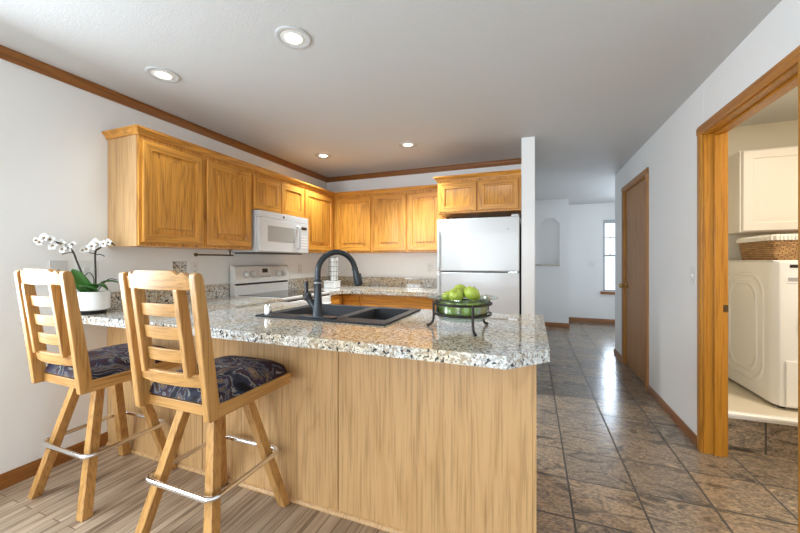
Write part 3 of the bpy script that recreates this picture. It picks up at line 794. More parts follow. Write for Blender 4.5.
for y in (2.610, 2.698, 3.060, 3.148):
    p = face(0.52); p.y = y
    bm = B(); tube(bm, [p - nn * 0.002, p + nn * 0.006, p + nn * 0.007, p + nn * 0.026, p + nn * 0.029], [0.029, 0.029, 0.022, 0.020, 0.016], 20)
    bar(bm, p + nn * 0.029 - sl * 0.017, p + nn * 0.029 + sl * 0.017, 0.006, 0.010, side=(0, 1, 0))
    kn = obj('knob', bm, M['plastic'], rg)
    bm = B(); tube(bm, [p + nn * 0.0005, p + nn * 0.004], 0.033, 22); obj('knob_shade_ring', bm, M['grey_line'], kn)  # grey ring stands in for the shade around the knob
def face_box(y0, y1, v0, v1, d, mat, name, par):
    bm = B(); a, b_ = face(v0), face(v1)
    vs = []
    for off in (0.0006, d):
        for p, y in ((a, y0), (a, y1), (b_, y1), (b_, y0)): vs.append(bm.verts.new(Vector((p.x, y, p.z)) + nn * off))
    bm.faces.new(vs[:4]); bm.faces.new(vs[4:])
    for i in range(4): bm.faces.new((vs[i], vs[(i + 1) % 4], vs[4 + (i + 1) % 4], vs[4 + i]))
    return obj(name, bm, mat, par)
cp = face_box(2.782, 2.960, 0.18, 0.92, 0.0016, M['plastic'], 'control_pad', rg)
face_box(2.830, 2.908, 0.60, 0.86, 0.0026, M['black'], 'clock_display', rg)
for k in range(5): face_box(2.798 + k * 0.031, 2.816 + k * 0.031, 0.30, 0.40, 0.0024, M['grey_line'], 'pad_button', cp)
obj('oven_door', bx(-2.0995, -2.062, RY_0 + 0.004, RY_1 - 0.004, 0.245, 0.874), M['bisque'], rg, 0.006)
obj('door_gap', bx(-2.099, -2.075, RY_0 + 0.006, RY_1 - 0.006, 0.8745, 0.8825), M['black'], rg)
obj('oven_window', bx(-2.0615, -2.058, RY_0 + 0.13, RY_1 - 0.13, 0.40, 0.68), M['black_glass'], rg)
bm = B(); tube(bm, [(-2.03, RY_0 + 0.06, 0.80), (-2.03, RY_1 - 0.06, 0.80)], 0.011, 12)
for y in (RY_0 + 0.09, RY_1 - 0.09): tube(bm, [(-2.063, y, 0.80), (-2.03, y, 0.80)], 0.009, 10)
obj('oven_handle', bm, M['plastic'], rg)
obj('storage_drawer', bx(-2.0995, -2.065, RY_0 + 0.004, RY_1 - 0.004, 0.06, 0.235), M['bisque'], rg, 0.006)
for x in (XL + 0.08, -2.16):
    for y in (RY_0 + 0.06, RY_1 - 0.06): obj('foot', bx(x - 0.02, x + 0.02, y - 0.02, y + 0.02, 0, 0.0195), M['black'], rg)

# ------------------------------------------------------------------ microwave
MY0, MY1, MZ0, MZ1, MX = 2.468, 3.206, 1.332, 1.7205, -2.335
mw = thing('microwave', 'white over-the-range microwave hung under the short oak cabinet', 'microwave', (-2.5, 2.83, MZ0))
obj('case', bx(XL + 0.002, MX - 0.03, MY0, MY1, MZ0, MZ1), M['white'], mw, 0.003)
obj('vent_strip', bx(MX - 0.0295, MX + 0.004, MY0, MY1, MZ1 - 0.062, MZ1 - 0.002), M['white'], mw, 0.004)
dm = obj('door', bx(MX - 0.0295, MX + 0.008, MY0, MY1 - 0.165, MZ0 + 0.006, MZ1 - 0.064), M['white'], mw, 0.006)
obj('window', bx(MX + 0.0082, MX + 0.0095, MY0 + 0.105, MY1 - 0.245, MZ0 + 0.105, MZ0 + 0.255), M['oven_glass'], dm)
obj('control_panel', bx(MX - 0.0295, MX + 0.006, MY1 - 0.163, MY1, MZ0 + 0.006, MZ1 - 0.064), M['white'], mw, 0.004)
obj('display', bx(MX + 0.0062, MX + 0.0075, MY1 - 0.125, MY1 - 0.035, MZ1 - 0.135, MZ1 - 0.105), M['black'], mw)
for r_ in range(5):
    for c_ in range(3):
        obj('button', bx(MX + 0.0062, MX + 0.0072, MY1 - 0.125 + c_ * 0.033, MY1 - 0.102 + c_ * 0.033, MZ0 + 0.055 + r_ * 0.030, MZ0 + 0.071 + r_ * 0.030), M['plastic'], mw)
bm = B(); hy = MY1 - 0.195
tube(bm, smooth_pts([(MX + 0.006, hy, MZ0 + 0.05), (MX + 0.036, hy, MZ0 + 0.062), (MX + 0.044, hy, MZ0 + 0.16), (MX + 0.036, hy, MZ0 + 0.262), (MX + 0.006, hy, MZ0 + 0.275)], 6), 0.0125, 12); obj('handle', bm, M['white'], mw)
bm = B(); lathe(bm, [(0, 0.0075), (0.011, 0.0075), (0.012, 0.006), (0.012, 0.0045)], (MX, 2.80, MZ1 - 0.033), 20, 'X'); obj('round_badge', bm, M['black'], mw)
obj('underside_grille', bx(XL + 0.05, MX - 0.05, MY0 + 0.04, MY1 - 0.04, MZ0 - 0.012, MZ0 - 0.0005), M['black'], mw)

# ------------------------------------------------------------------ refrigerator
fg = thing('refrigerator', 'white top-freezer refrigerator between the oak cabinets and the wing wall', 'refrigerator', (-0.52, 3.8, 0))
FX0, FX1, FYF = -0.925, -0.118, 3.455
obj('case', bx(FX0 + 0.004, FX1 - 0.004, FYF + 0.085, YB - 0.03, 0.03, 1.665), M['white'], fg, 0.004)
for nm, z0, z1 in (('freezer_door', 1.148, 1.678), ('refrigerator_door', 0.105, 1.135)):
    d = obj(nm, bx(FX0, FX1, FYF, FYF + 0.078, z0, z1), M['white'], fg, 0.010, 3)
    h0, h1 = (z0 + 0.02, z1 - 0.11) if nm == 'freezer_door' else (z0 + 0.35, z1 - 0.02)
    bm = B(); box(bm, FX0 + 0.006, FX0 + 0.034, FYF - 0.016, FYF - 0.0005, h0, h1); obj('handle', bm, M['white'], d, 0.006)
    if nm == 'freezer_door': obj('name_badge', bx(FX1 - 0.11, FX1 - 0.096, FYF - 0.002, FYF - 0.0005, z1 - 0.125, z1 - 0.113), M['grey_line'], d)
bm = B(); box(bm, FX1 - 0.10, FX1 - 0.02, FYF + 0.005, FYF + 0.07, 1.136, 1.147); obj('middle_hinge', bm, M['chrome'], fg)
bm = B(); box(bm, FX1 - 0.075, FX1 - 0.005, FYF + 0.01, FYF + 0.14, 1.6785, 1.700); obj('hinge_cover', bm, M['white'], fg, 0.006)
obj('door_gasket', bx(FX0 + 0.012, FX1 - 0.012, FYF + 0.0785, FYF + 0.0845, 0.11, 1.66), M['grey_line'], fg)
obj('toe_grille', bx(FX0 + 0.01, FX1 - 0.01, FYF + 0.05, FYF + 0.08, 0.012, 0.095), M['grey_plastic'], fg)
for x in (FX0 + 0.07, FX1 - 0.07):
    for y in (FYF + 0.13, YB - 0.09): obj('foot', bx(x - 0.025, x + 0.025, y - 0.025, y + 0.025, 0, 0.0295), M['black'], fg)

# ------------------------------------------------------------------ ceiling lights
def can(x, y, label, watts=9):
    t = thing('recessed_light', label, 'ceiling light', (x, y, CEIL - 0.002), 'recessed ceiling lights')
    z = CEIL - 0.0005
    bm = B(); lathe(bm, [(0.092, z), (0.092, z - 0.004), (0.085, z - 0.007), (0.074, z - 0.005), (0.066, z - 0.0035), (0.066, z)], (x, y, 0), 32, closed=True); obj('trim_ring', bm, M['white'], t)
    bm = B(); lathe(bm, [(0.0655, z), (0.0655, z - 0.003), (0.045, z - 0.006), (0.043, z - 0.003), (0.043, z)], (x, y, 0), 32, closed=True); obj('baffle', bm, M['plastic'], t)
    bm = B(); lathe(bm, [(0, z - 0.010), (0.020, z - 0.009), (0.036, z - 0.006), (0.0425, z - 0.001), (0, z - 0.001)], (x, y, 0), 32); obj('lens', bm, M['lamp'], t)
    l = bpy.data.lights.new('recessed_light_beam', 'SPOT'); l.energy = watts; l.spot_size = 2.2; l.spot_blend = 1.0; l.color = (0.85, 0.95, 1.0); l.shadow_soft_size = 0.05
    o = bpy.data.objects.new('recessed_light_beam', l); C.objects.link(o); o.location = (0, 0, -0.03); o.parent = t
can(-1.17, 1.48, 'lit recessed ceiling light nearest the top edge of the photo, the largest of four')
can(-2.165, 1.48, 'lit recessed ceiling light in front of the two-door oak wall cabinet')
can(-2.165, 3.25, 'lit recessed ceiling light in the kitchen corner, near the corner of the wood ceiling moulding', 75)
can(-1.17, 3.25, 'lit recessed ceiling light in front of the back-wall cabinets, towards the refrigerator', 140)

# ------------------------------------------------------------------ plates on the walls
def plate(name, label, cat, c, axis, w_=0.072, h_=0.115, mat=None, kind='outlet'):
    """axis '+x' on the left wall, '-x' on the right wall, '-y' facing the camera"""
    t = thing(name, label, cat, c)
    sgn = 1 if axis == '+x' else -1
    def slab(u0, u1, v0, v1, n0, n1):
        n0, n1 = sgn * n0, sgn * n1
        a, b_ = min(n0, n1), max(n0, n1)
        if axis[1] == 'x': return bx(c[0] + a, c[0] + b_, c[1] + u0, c[1] + u1, c[2] + v0, c[2] + v1)
        return bx(c[0] + u0, c[0] + u1, c[1] + a, c[1] + b_, c[2] + v0, c[2] + v1)
    obj('cover_plate', slab(-w_ / 2, w_ / 2, -h_ / 2, h_ / 2, 0.0005, 0.006), mat or M['plastic'], t, 0.0015)
    if kind == 'outlet':
        for v in (-0.022, 0.022):
            s = obj('socket', slab(-0.016, 0.016, v - 0.014, v + 0.014, 0.0061, 0.0085), M['plastic'], t, 0.001)
            for u in (-0.006, 0.006): obj('slot', slab(u - 0.0015, u + 0.0015, v - 0.005, v + 0.006, 0.0086, 0.0090), M['black'], s)
    elif kind == 'switch':
        k = max(1, round(w_ / 0.05) - 0) if w_ > 0.1 else 1
        for i in range(k):
            u = (i - (k - 1) / 2) * 0.046
            obj('toggle', slab(u - 0.005, u + 0.005, -0.012, 0.012, 0.0061, 0.014), M['plastic'], t, 0.001)
    else:
        obj('screw', slab(-0.003, 0.003, -0.003, 0.003, 0.0061, 0.0075), M['black'], t)
    return t
plate('wall_plate', 'grey blank wall plate on the white wall behind the left bar stool', 'wall plate', (XL, 1.215, 1.195), '+x', 0.085, 0.115, M['grey_plastic'], 'blank')
plate('light_switch', 'white light switch plate on the white wall partly behind the orchid leaves', 'light switch', (XL, 1.365, 1.195), '+x', 0.118, 0.115, None, 'switch')
plate('wall_plate', 'dark speckled stone wall plate under the oak cabinet, beside a white outlet', 'wall plate', (XL, 1.995, 1.190), '+x', 0.118, 0.115, M['granite'], 'none')
plate('wall_outlet', 'white outlet beside the dark speckled wall plate, left of the range', 'outlet', (XL, 2.125, 1.185), '+x')
plate('wall_outlet', 'white outlet on the left wall just right of the range', 'outlet', (XL, 3.57, 1.155), '+x')
plate('wall_outlet', 'white outlet on the back wall beside the refrigerator', 'outlet', (-1.205, YB, 1.165), '-y')
plate('light_switch', 'white double switch plate on the far wall of the hall, left of the window', 'light switch', (1.125, YF, 1.19), '-y', 0.118, 0.118, None, 'switch')
plate('light_switch', 'white switch plate on the hall wall beside the laundry doorway', 'light switch', (XR, 2.955, 1.15), '-x', 0.072, 0.115, None, 'switch')
# paper towel bar under the cabinet
t = thing('towel_bar', 'thin dark metal paper-towel bar hanging under the oak cabinet', 'towel bar', (-2.5, 2.3, CZ0))
bm = B(); tube(bm, [(-2.5, 1.97, 1.300), (-2.5, 2.33, 1.300)], 0.007, 10); tube(bm, [(-2.5, 1.962, 1.300), (-2.5, 1.975, 1.300)], 0.014, 12); obj('bar', bm, M['dark_brass'], t)
bm = B(); tube(bm, [(-2.5, 2.30, 1.293), (-2.5, 2.30, CZ0 - 0.006)], 0.007, 10); tube(bm, [(-2.5, 2.30, CZ0 - 0.008), (-2.5, 2.30, CZ0 - 0.0005)], 0.02, 14); obj('bracket', bm, M['dark_brass'], t)

# ------------------------------------------------------------------ fruit bowl and apples
FB = Vector((-0.325, 1.70, CT))
ft = thing('fruit_stand', 'black wrought-iron three-legged stand holding the glass fruit bowl', 'stand', FB)
def ring(bm, r, z, tr, n=40): tube(bm, [FB + Vector((r * math.cos(2 * PI * k / n), r * math.sin(2 * PI * k / n), z)) for k in range(n)], tr, 8, True)
for z, r in ((0.128, 0.1405), (0.078, 0.1385)):
    bm = B(); ring(bm, r, z, 0.0058); obj('ring', bm, M['iron'], ft)
for a in (-61, 178, 56):
    c_, s_ = math.cos(math.radians(a)), math.sin(math.radians(a))
    P = lambda r, z: FB + Vector((c_ * r, s_ * r, z))
    bm = B(); tube(bm, smooth_pts([P(0.148, 0.134), P(0.149, 0.10), P(0.148, 0.062), P(0.152, 0.032), P(0.166, 0.012), P(0.186, 0.0065)], 5), [0.0062] * 20 + [0.007] * 5 + [0.006], 10); obj('leg', bm, M['iron'], ft)
bm = B()
lathe(bm, [(0, 0.040), (0.075, 0.041), (0.112, 0.050), (0.126, 0.066), (0.129, 0.10), (0.130, 0.138), (0.142, 0.150), (0.172, 0.156), (0.172, 0.159), (0.140, 0.154), (0.127, 0.141), (0.1255, 0.10), (0.1235, 0.075), (0.112, 0.062), (0.075, 0.056), (0, 0.055)], FB, 48)
gb = obj('fruit_bowl', bm, M['bowl_glass']); tag(gb, 'wide-rimmed green-tinted glass bowl full of green apples, in the iron stand', 'bowl')
def apple_mesh(seed):
    bm = B(); rnd = random.Random(seed); n, m_ = 24, 14; rows = []
    k1, ph = 0.03, rnd.random() * 6
    for i in range(m_ + 1):
        t_ = PI * i / m_; row = []
        for j in range(n):
            a = 2 * PI * j / n
            r = math.sin(t_) * (1 + 0.10 * math.cos(t_)) * (1 + k1 * math.cos(5 * a + ph) * (0.4 + 0.6 * (t_ > PI / 2)))
            z = math.cos(t_) * 0.92 - 0.30 * math.exp(-(math.sin(t_) / 0.30) ** 2) * (1 if t_ < PI / 2 else -0.6)
            row.append((r * math.cos(a), r * math.sin(a), z))
        rows.append(row)
    V = []
    for i, row in enumerate(rows):
        if i in (0, m_): V.append([bm.verts.new((0, 0, row[0][2]))])
        else: V.append([bm.verts.new(p) for p in row])
    for A, B_ in zip(V, V[1:]):
        for k in range(n):
            j = (k + 1) % n
            if len(A) == 1: bm.faces.new((A[0], B_[k], B_[j]))
            elif len(B_) == 1: bm.faces.new((A[k], B_[0], A[j]))
            else: bm.faces.new((A[k], B_[k], B_[j], A[j]))
    return bm
def apple_at(p, r, rot, label, group, proto=[]):
    if not proto:
        t = thing('apple', label, 'apple', (0, 0, 0), group)
        bm = apple_mesh(3); bmesh.ops.scale(bm, verts=bm.verts, vec=(1, 1, 1)); s = obj('apple_skin', bm, M['apple'], t, world=False)
        bm = B(); tube(bm, smooth_pts([(0, 0, 0.55), (0.02, 0.0, 0.80), (0.09, 0.02, 1.02)], 4), 0.045, 8); obj('apple_stem', bm, M['mortar'], t, world=False)
        proto.append(t); o = t
    else:
        o = proto[0].copy(); C.objects.link(o)
        for ch in list(proto[0].children):
            c_ = ch.copy(); C.objects.link(c_); c_.parent = o
    o.location = p; o.scale = (r, r, r); o.rotation_euler = rot
    o['label'] = label; o['group'] = group
    return o
G = 'green apples in the glass bowl'
AR = 0.0375
def hit(p, q, ra): return (p - q[0]).length < 1.03 * (ra + q[1])
placed = [Vector((0.0845 * math.cos(math.radians(-116 + 60 * k)), 0.0845 * math.sin(math.radians(-116 + 60 * k)), 0.0985)) for k in range(6)] + [Vector((0, 0, 0.0985))]
placed = [(p, AR) for p in placed]
for k, (p, _r) in enumerate(placed):
    apple_at(FB + p, AR, (random.uniform(-.6, .6), random.uniform(-.6, .6), random.random() * 6),
             'green apple in the lower layer, seen through the glass side of the bowl', G)
# view-right and view-away directions from the bowl
rv, dv = Vector((0.98, -0.185, 0)), Vector((-0.185, 0.98, 0))
def pol(a, r): return r * math.cos(math.radians(a)), r * math.sin(math.radians(a))
tops = [(*pol(-135, 0.0488), (0.60, 0.15, 0), 'green apple at the front left of the heap, its stem in a dimple'),
        (*pol(-15, 0.0488), (0.25, 0.3, 1), 'green apple at the front right of the heap'),
        (*pol(105, 0.0488), (1.45, 0.1, 0.2), 'green apple at the back centre of the heap, showing its stem end'),
        (*pol(45, 0.089), (0.5, 0.7, 0), 'smaller green apple tucked behind the front right apple, by the bowl rim'),
        (*pol(166, 0.085), (-0.4, 0.5, 3), 'smaller green apple at the far left of the heap, by the bowl rim')]
for r_, d_, ro, lab in tops:
    p = rv * r_ + dv * d_ + Vector((0, 0, 0.12))
    ra = 0.029 if 'far left' in lab else 0.0305 if 'tucked' in lab else AR
    while any(hit(p, q, ra) for q in placed): p.z += 0.001
    placed.append((p, ra)); apple_at(FB + p, ra, ro, lab, G)

# ------------------------------------------------------------------ orchid
OP = Vector((-2.622, 1.347, CT))
oc = thing('potted_orchid', 'white orchid in a round white pot on the granite counter by the wall', 'plant', OP)
bm = B(); lathe(bm, [(0, 0.001), (0.060, 0.001), (0.072, 0.022), (0.074, 0.0245), (0, 0.0245)], OP, 32); obj('pot_base', bm, M['black'], oc)
bm = B(); lathe(bm, [(0, 0.025), (0.078, 0.025), (0.086, 0.032), (0.086, 0.138), (0.084, 0.142), (0.079, 0.140), (0.078, 0.118), (0, 0.118)], OP, 40); obj('pot', bm, M['ceramic'], oc)
bm = B(); lathe(bm, [(0, 0.138), (0.03, 0.137), (0.06, 0.133), (0.076, 0.126), (0.076, 0.1185), (0, 0.1185)], OP, 24)
for v in bm.verts:
    if v.co.z > CT + 0.124: v.co += Vector((random.uniform(-.004, .004), random.uniform(-.004, .004), random.uniform(-.004, .006)))
mo = obj('moss', bm, M['moss'], oc); mo['kind'] = 'stuff'
def leaf(name, pts, wid, up, mat, par, n=10, bend=0.25):
    """strip along pts with elliptical width, slightly folded"""
    P = smooth_pts(pts, 6); L = len(P); bm = B(); rows = []
    for i, p in enumerate(P):
        d = (P[min(i + 1, L - 1)] - P[max(i - 1, 0)]).normalized()
        s = d.cross(Vector(up)).normalized(); q = s.cross(d)
        t_ = i / (L - 1); wv = wid * (math.sin(PI * min(1, max(0.0, 0.06 + 0.94 * t_)) ** 0.8)) ** 0.7 if t_ < 1 else 0.0005
        rows.append([bm.verts.new(p + s * (k * wv / 2) + q * (abs(k) * wv * bend)) for k in (-1, -0.5, 0, 0.5, 1)])
    for A, B_ in zip(rows, rows[1:]):
        for k in range(4): bm.faces.new((A[k], A[k + 1], B_[k + 1], B_[k]))
    o = obj(name, bm, mat, par, sharp=80)
    sm = o.modifiers.new('thick', 'SOLIDIFY'); sm.thickness = 0.002
    return o
R_, D_, U_ = Vector((0.80, 0.60, 0)), Vector((-0.60, 0.80, 0)), Vector((0, 0, 1))   # right in view, away, up
def op(r, d, z): return OP + (R_ * r if r > 0 else Vector((0.20, 0.90, 0)) * r) + D_ * min(d, 0.03) + U_ * z
Lf = [([op(-0.01, 0, 0.13), op(-0.035, -0.02, 0.19), op(-0.065, -0.03, 0.25), op(-0.095, -0.03, 0.285)], 0.085, -D_),
      ([op(-0.01, -0.01, 0.13), op(0.025, -0.05, 0.175), op(0.07, -0.06, 0.178), op(0.105, -0.06, 0.150)], 0.062, U_),
      ([op(0.0, 0.0, 0.13), op(0.04, 0.02, 0.188), op(0.08, 0.03, 0.200), op(0.125, 0.03, 0.190)], 0.045, U_),
      ([op(0.0, -0.02, 0.13), op(-0.01, -0.07, 0.17), op(0.035, -0.095, 0.17), op(0.07, -0.10, 0.148)], 0.055, U_),
      ([op(0.0, 0.02, 0.13), op(-0.05, 0.04, 0.17), op(-0.09, 0.05, 0.165)], 0.045, U_)]
for p, w_, up in Lf: leaf('leaf', p, w_, up, M['leaf'], oc)
stems = [[op(-0.02, 0.0, 0.13), op(-0.055, 0, 0.24), op(-0.085, 0, 0.33), op(-0.11, 0, 0.400), op(-0.15, -0.01, 0.435), op(-0.21, -0.02, 0.455), op(-0.265, -0.02, 0.460)],
         [op(0.012, 0.0, 0.13), op(0.012, 0, 0.25), op(0.010, 0, 0.385), op(0.03, 0, 0.415), op(0.065, 0, 0.440), op(0.095, 0.0, 0.452), op(0.115, 0, 0.435)],
         [op(-0.10, 0.0, 0.385), op(-0.13, 0.0, 0.385), op(-0.165, 0.01, 0.375)],
         [op(0.010, 0.0, 0.380), op(-0.04, 0.0, 0.392), op(-0.075, 0.01, 0.395)],
         [op(0.010, 0.0, 0.375), op(0.035, 0.0, 0.378), op(0.06, 0.0, 0.365)],
         [op(0.0, -0.01, 0.13), op(0.012, -0.02, 0.22), op(-0.008, -0.03, 0.262), op(-0.03, -0.04, 0.235)],
         [op(0.02, 0.0, 0.14), op(0.07, 0.02, 0.215), op(0.12, 0.02, 0.21)]]
for k, s in enumerate(stems):
    bm = B(); P = smooth_pts(s, 6); tube(bm, P, 0.0052 if k < 2 else 0.0028, 8); obj('stem', bm, M['stem'], oc)
def flower(c, n, r):
    n = Vector(n).normalized(); a, b_ = frame_of(n); bm = B()
    for k in range(5):
        ang = 2 * PI * k / 5 + 0.31; d = a * math.cos(ang) + b_ * math.sin(ang); s = n.cross(d)
        wv = 0.55 * r if k % 2 else 0.40 * r
        pr = [(0.08, 0.25, 0.02), (0.35, 0.85, 0.10), (0.65, 1.0, 0.12), (0.88, 0.65, 0.06), (1.0, 0.12, -0.02)]
        rows = [[bm.verts.new(c + d * (q * r) + s * (e * wv * h_) + n * (r * lift - abs(e) * 0.04 * r)) for e in (-1, 0, 1)] for q, h_, lift in pr]
        for A, B_ in zip(rows, rows[1:]):
            for e in range(2): bm.faces.new((A[e], A[e + 1], B_[e + 1], B_[e]))
    f = obj('flower', bm, M['petal'], oc, sharp=80)
    sm = f.modifiers.new('thick', 'SOLIDIFY'); sm.thickness = 0.0012
    bm = B(); lathe(bm, [(0, 0.0), (0.006, 0.002), (0.007, 0.007), (0.003, 0.011), (0, 0.012)], (0, 0, 0), 8)
    rot = n.to_track_quat('Z', 'Y').to_matrix().to_4x4(); bmesh.ops.transform(bm, verts=bm.verts, matrix=Matrix.Translation(c) @ rot)
    obj('flower_heart', bm, M['petal_heart'], f)
for r_, d_, z_, q in ((-0.115, -0.03, 0.415, .029), (-0.140, -0.03, 0.405, .026), (-0.150, -0.02, 0.440, .026), (-0.185, -0.03, 0.425, .027), (-0.195, -0.03, 0.460, .026), (-0.225, -0.03, 0.470, .027), (-0.245, -0.03, 0.445, .022), (-0.265, -0.02, 0.455, .016), (-0.095, -0.02, 0.435, .024),
                  (0.008, -0.03, 0.430, .030), (0.030, -0.02, 0.445, .026), (-0.025, -0.02, 0.410, .025), (-0.055, 0.0, 0.402, .020), (0.065, -0.02, 0.445, .024), (0.090, -0.02, 0.455, .022), (0.012, 0.0, 0.460, .022)):
    flower(op(r_, d_, z_), -D_ * 1.0 + R_ * random.uniform(-.5, .5) + U_ * random.uniform(-.3, .5) + Vector((0.3, -0.5, 0)), q)

# ------------------------------------------------------------------ mugs on a rack in the corner
MG = Vector((-2.335, 3.72, CT))
tr = thing('serving_tray', 'low white rectangular box under the stacked mugs in the kitchen corner', 'box', MG)
obj('body', bx(MG.x - 0.10, MG.x + 0.06, MG.y - 0.06, MG.y + 0.08, CT + 0.0005, CT + 0.075), M['ceramic'], tr, 0.008, 3)
obj('lid', bx(MG.x - 0.105, MG.x + 0.065, MG.y - 0.065, MG.y + 0.085, CT + 0.0755, CT + 0.088), M['ceramic'], tr, 0.005)
zb = CT + 0.0885
rk = thing('mug_rack', 'thin dark wire rack caging the tower of white mugs', 'rack', (MG.x, MG.y, zb))
bm = B()
for sx in (-1, 1):
    for sy in (-1, 1): tube(bm, [(MG.x + sx * 0.036, MG.y + sy * 0.036, zb), (MG.x + sx * 0.036, MG.y + sy * 0.036, zb + 0.292)], 0.0026, 6)
obj('upright', bm, M['iron'], rk)
for k in range(6):
    bm = B(); z = zb + 0.002 + 0.058 * k
    tube(bm, [(MG.x + 0.0505 * math.cos(2 * PI * j / 24), MG.y + 0.0505 * math.sin(2 * PI * j / 24), z) for j in range(24)], 0.0022, 6, True)
    obj('hoop', bm, M['iron'], rk)
mp_ = None
ords = ['bottom', 'second from the bottom', 'middle', 'second from the top', 'top']
for k in range(5):
    lab = 'white mug, %s of the five stacked in the wire rack' % ords[k]
    if mp_ is None:
        mp_ = thing('mug', lab, 'mug', (MG.x, MG.y, zb), 'stacked white mugs')
        bm = B(); lathe(bm, [(0, 0.0008), (0.026, 0.0008), (0.031, 0.004), (0.0315, 0.052), (0.033, 0.0545), (0.030, 0.0545), (0.0285, 0.006), (0, 0.0055)], (0, 0, 0), 24); obj('mug_body', bm, M['ceramic'], mp_, world=False)
        bm = B(); hd_ = Vector((0.93, 0.36, 0)); tube(bm, smooth_pts([hd_ * 0.030 + U_ * 0.046, hd_ * 0.050 + U_ * 0.046, hd_ * 0.056 + U_ * 0.028, hd_ * 0.048 + U_ * 0.012, hd_ * 0.031 + U_ * 0.011], 4), 0.0045, 8); obj('mug_handle', bm, M['ceramic'], mp_, world=False)
        o = mp_
    else:
        o = mp_.copy(); C.objects.link(o)
        for ch in list(mp_.children):
            c_ = ch.copy(); C.objects.link(c_); c_.parent = o
    o.location = (MG.x, MG.y, zb + 0.0008 + 0.058 * k); o['label'] = lab

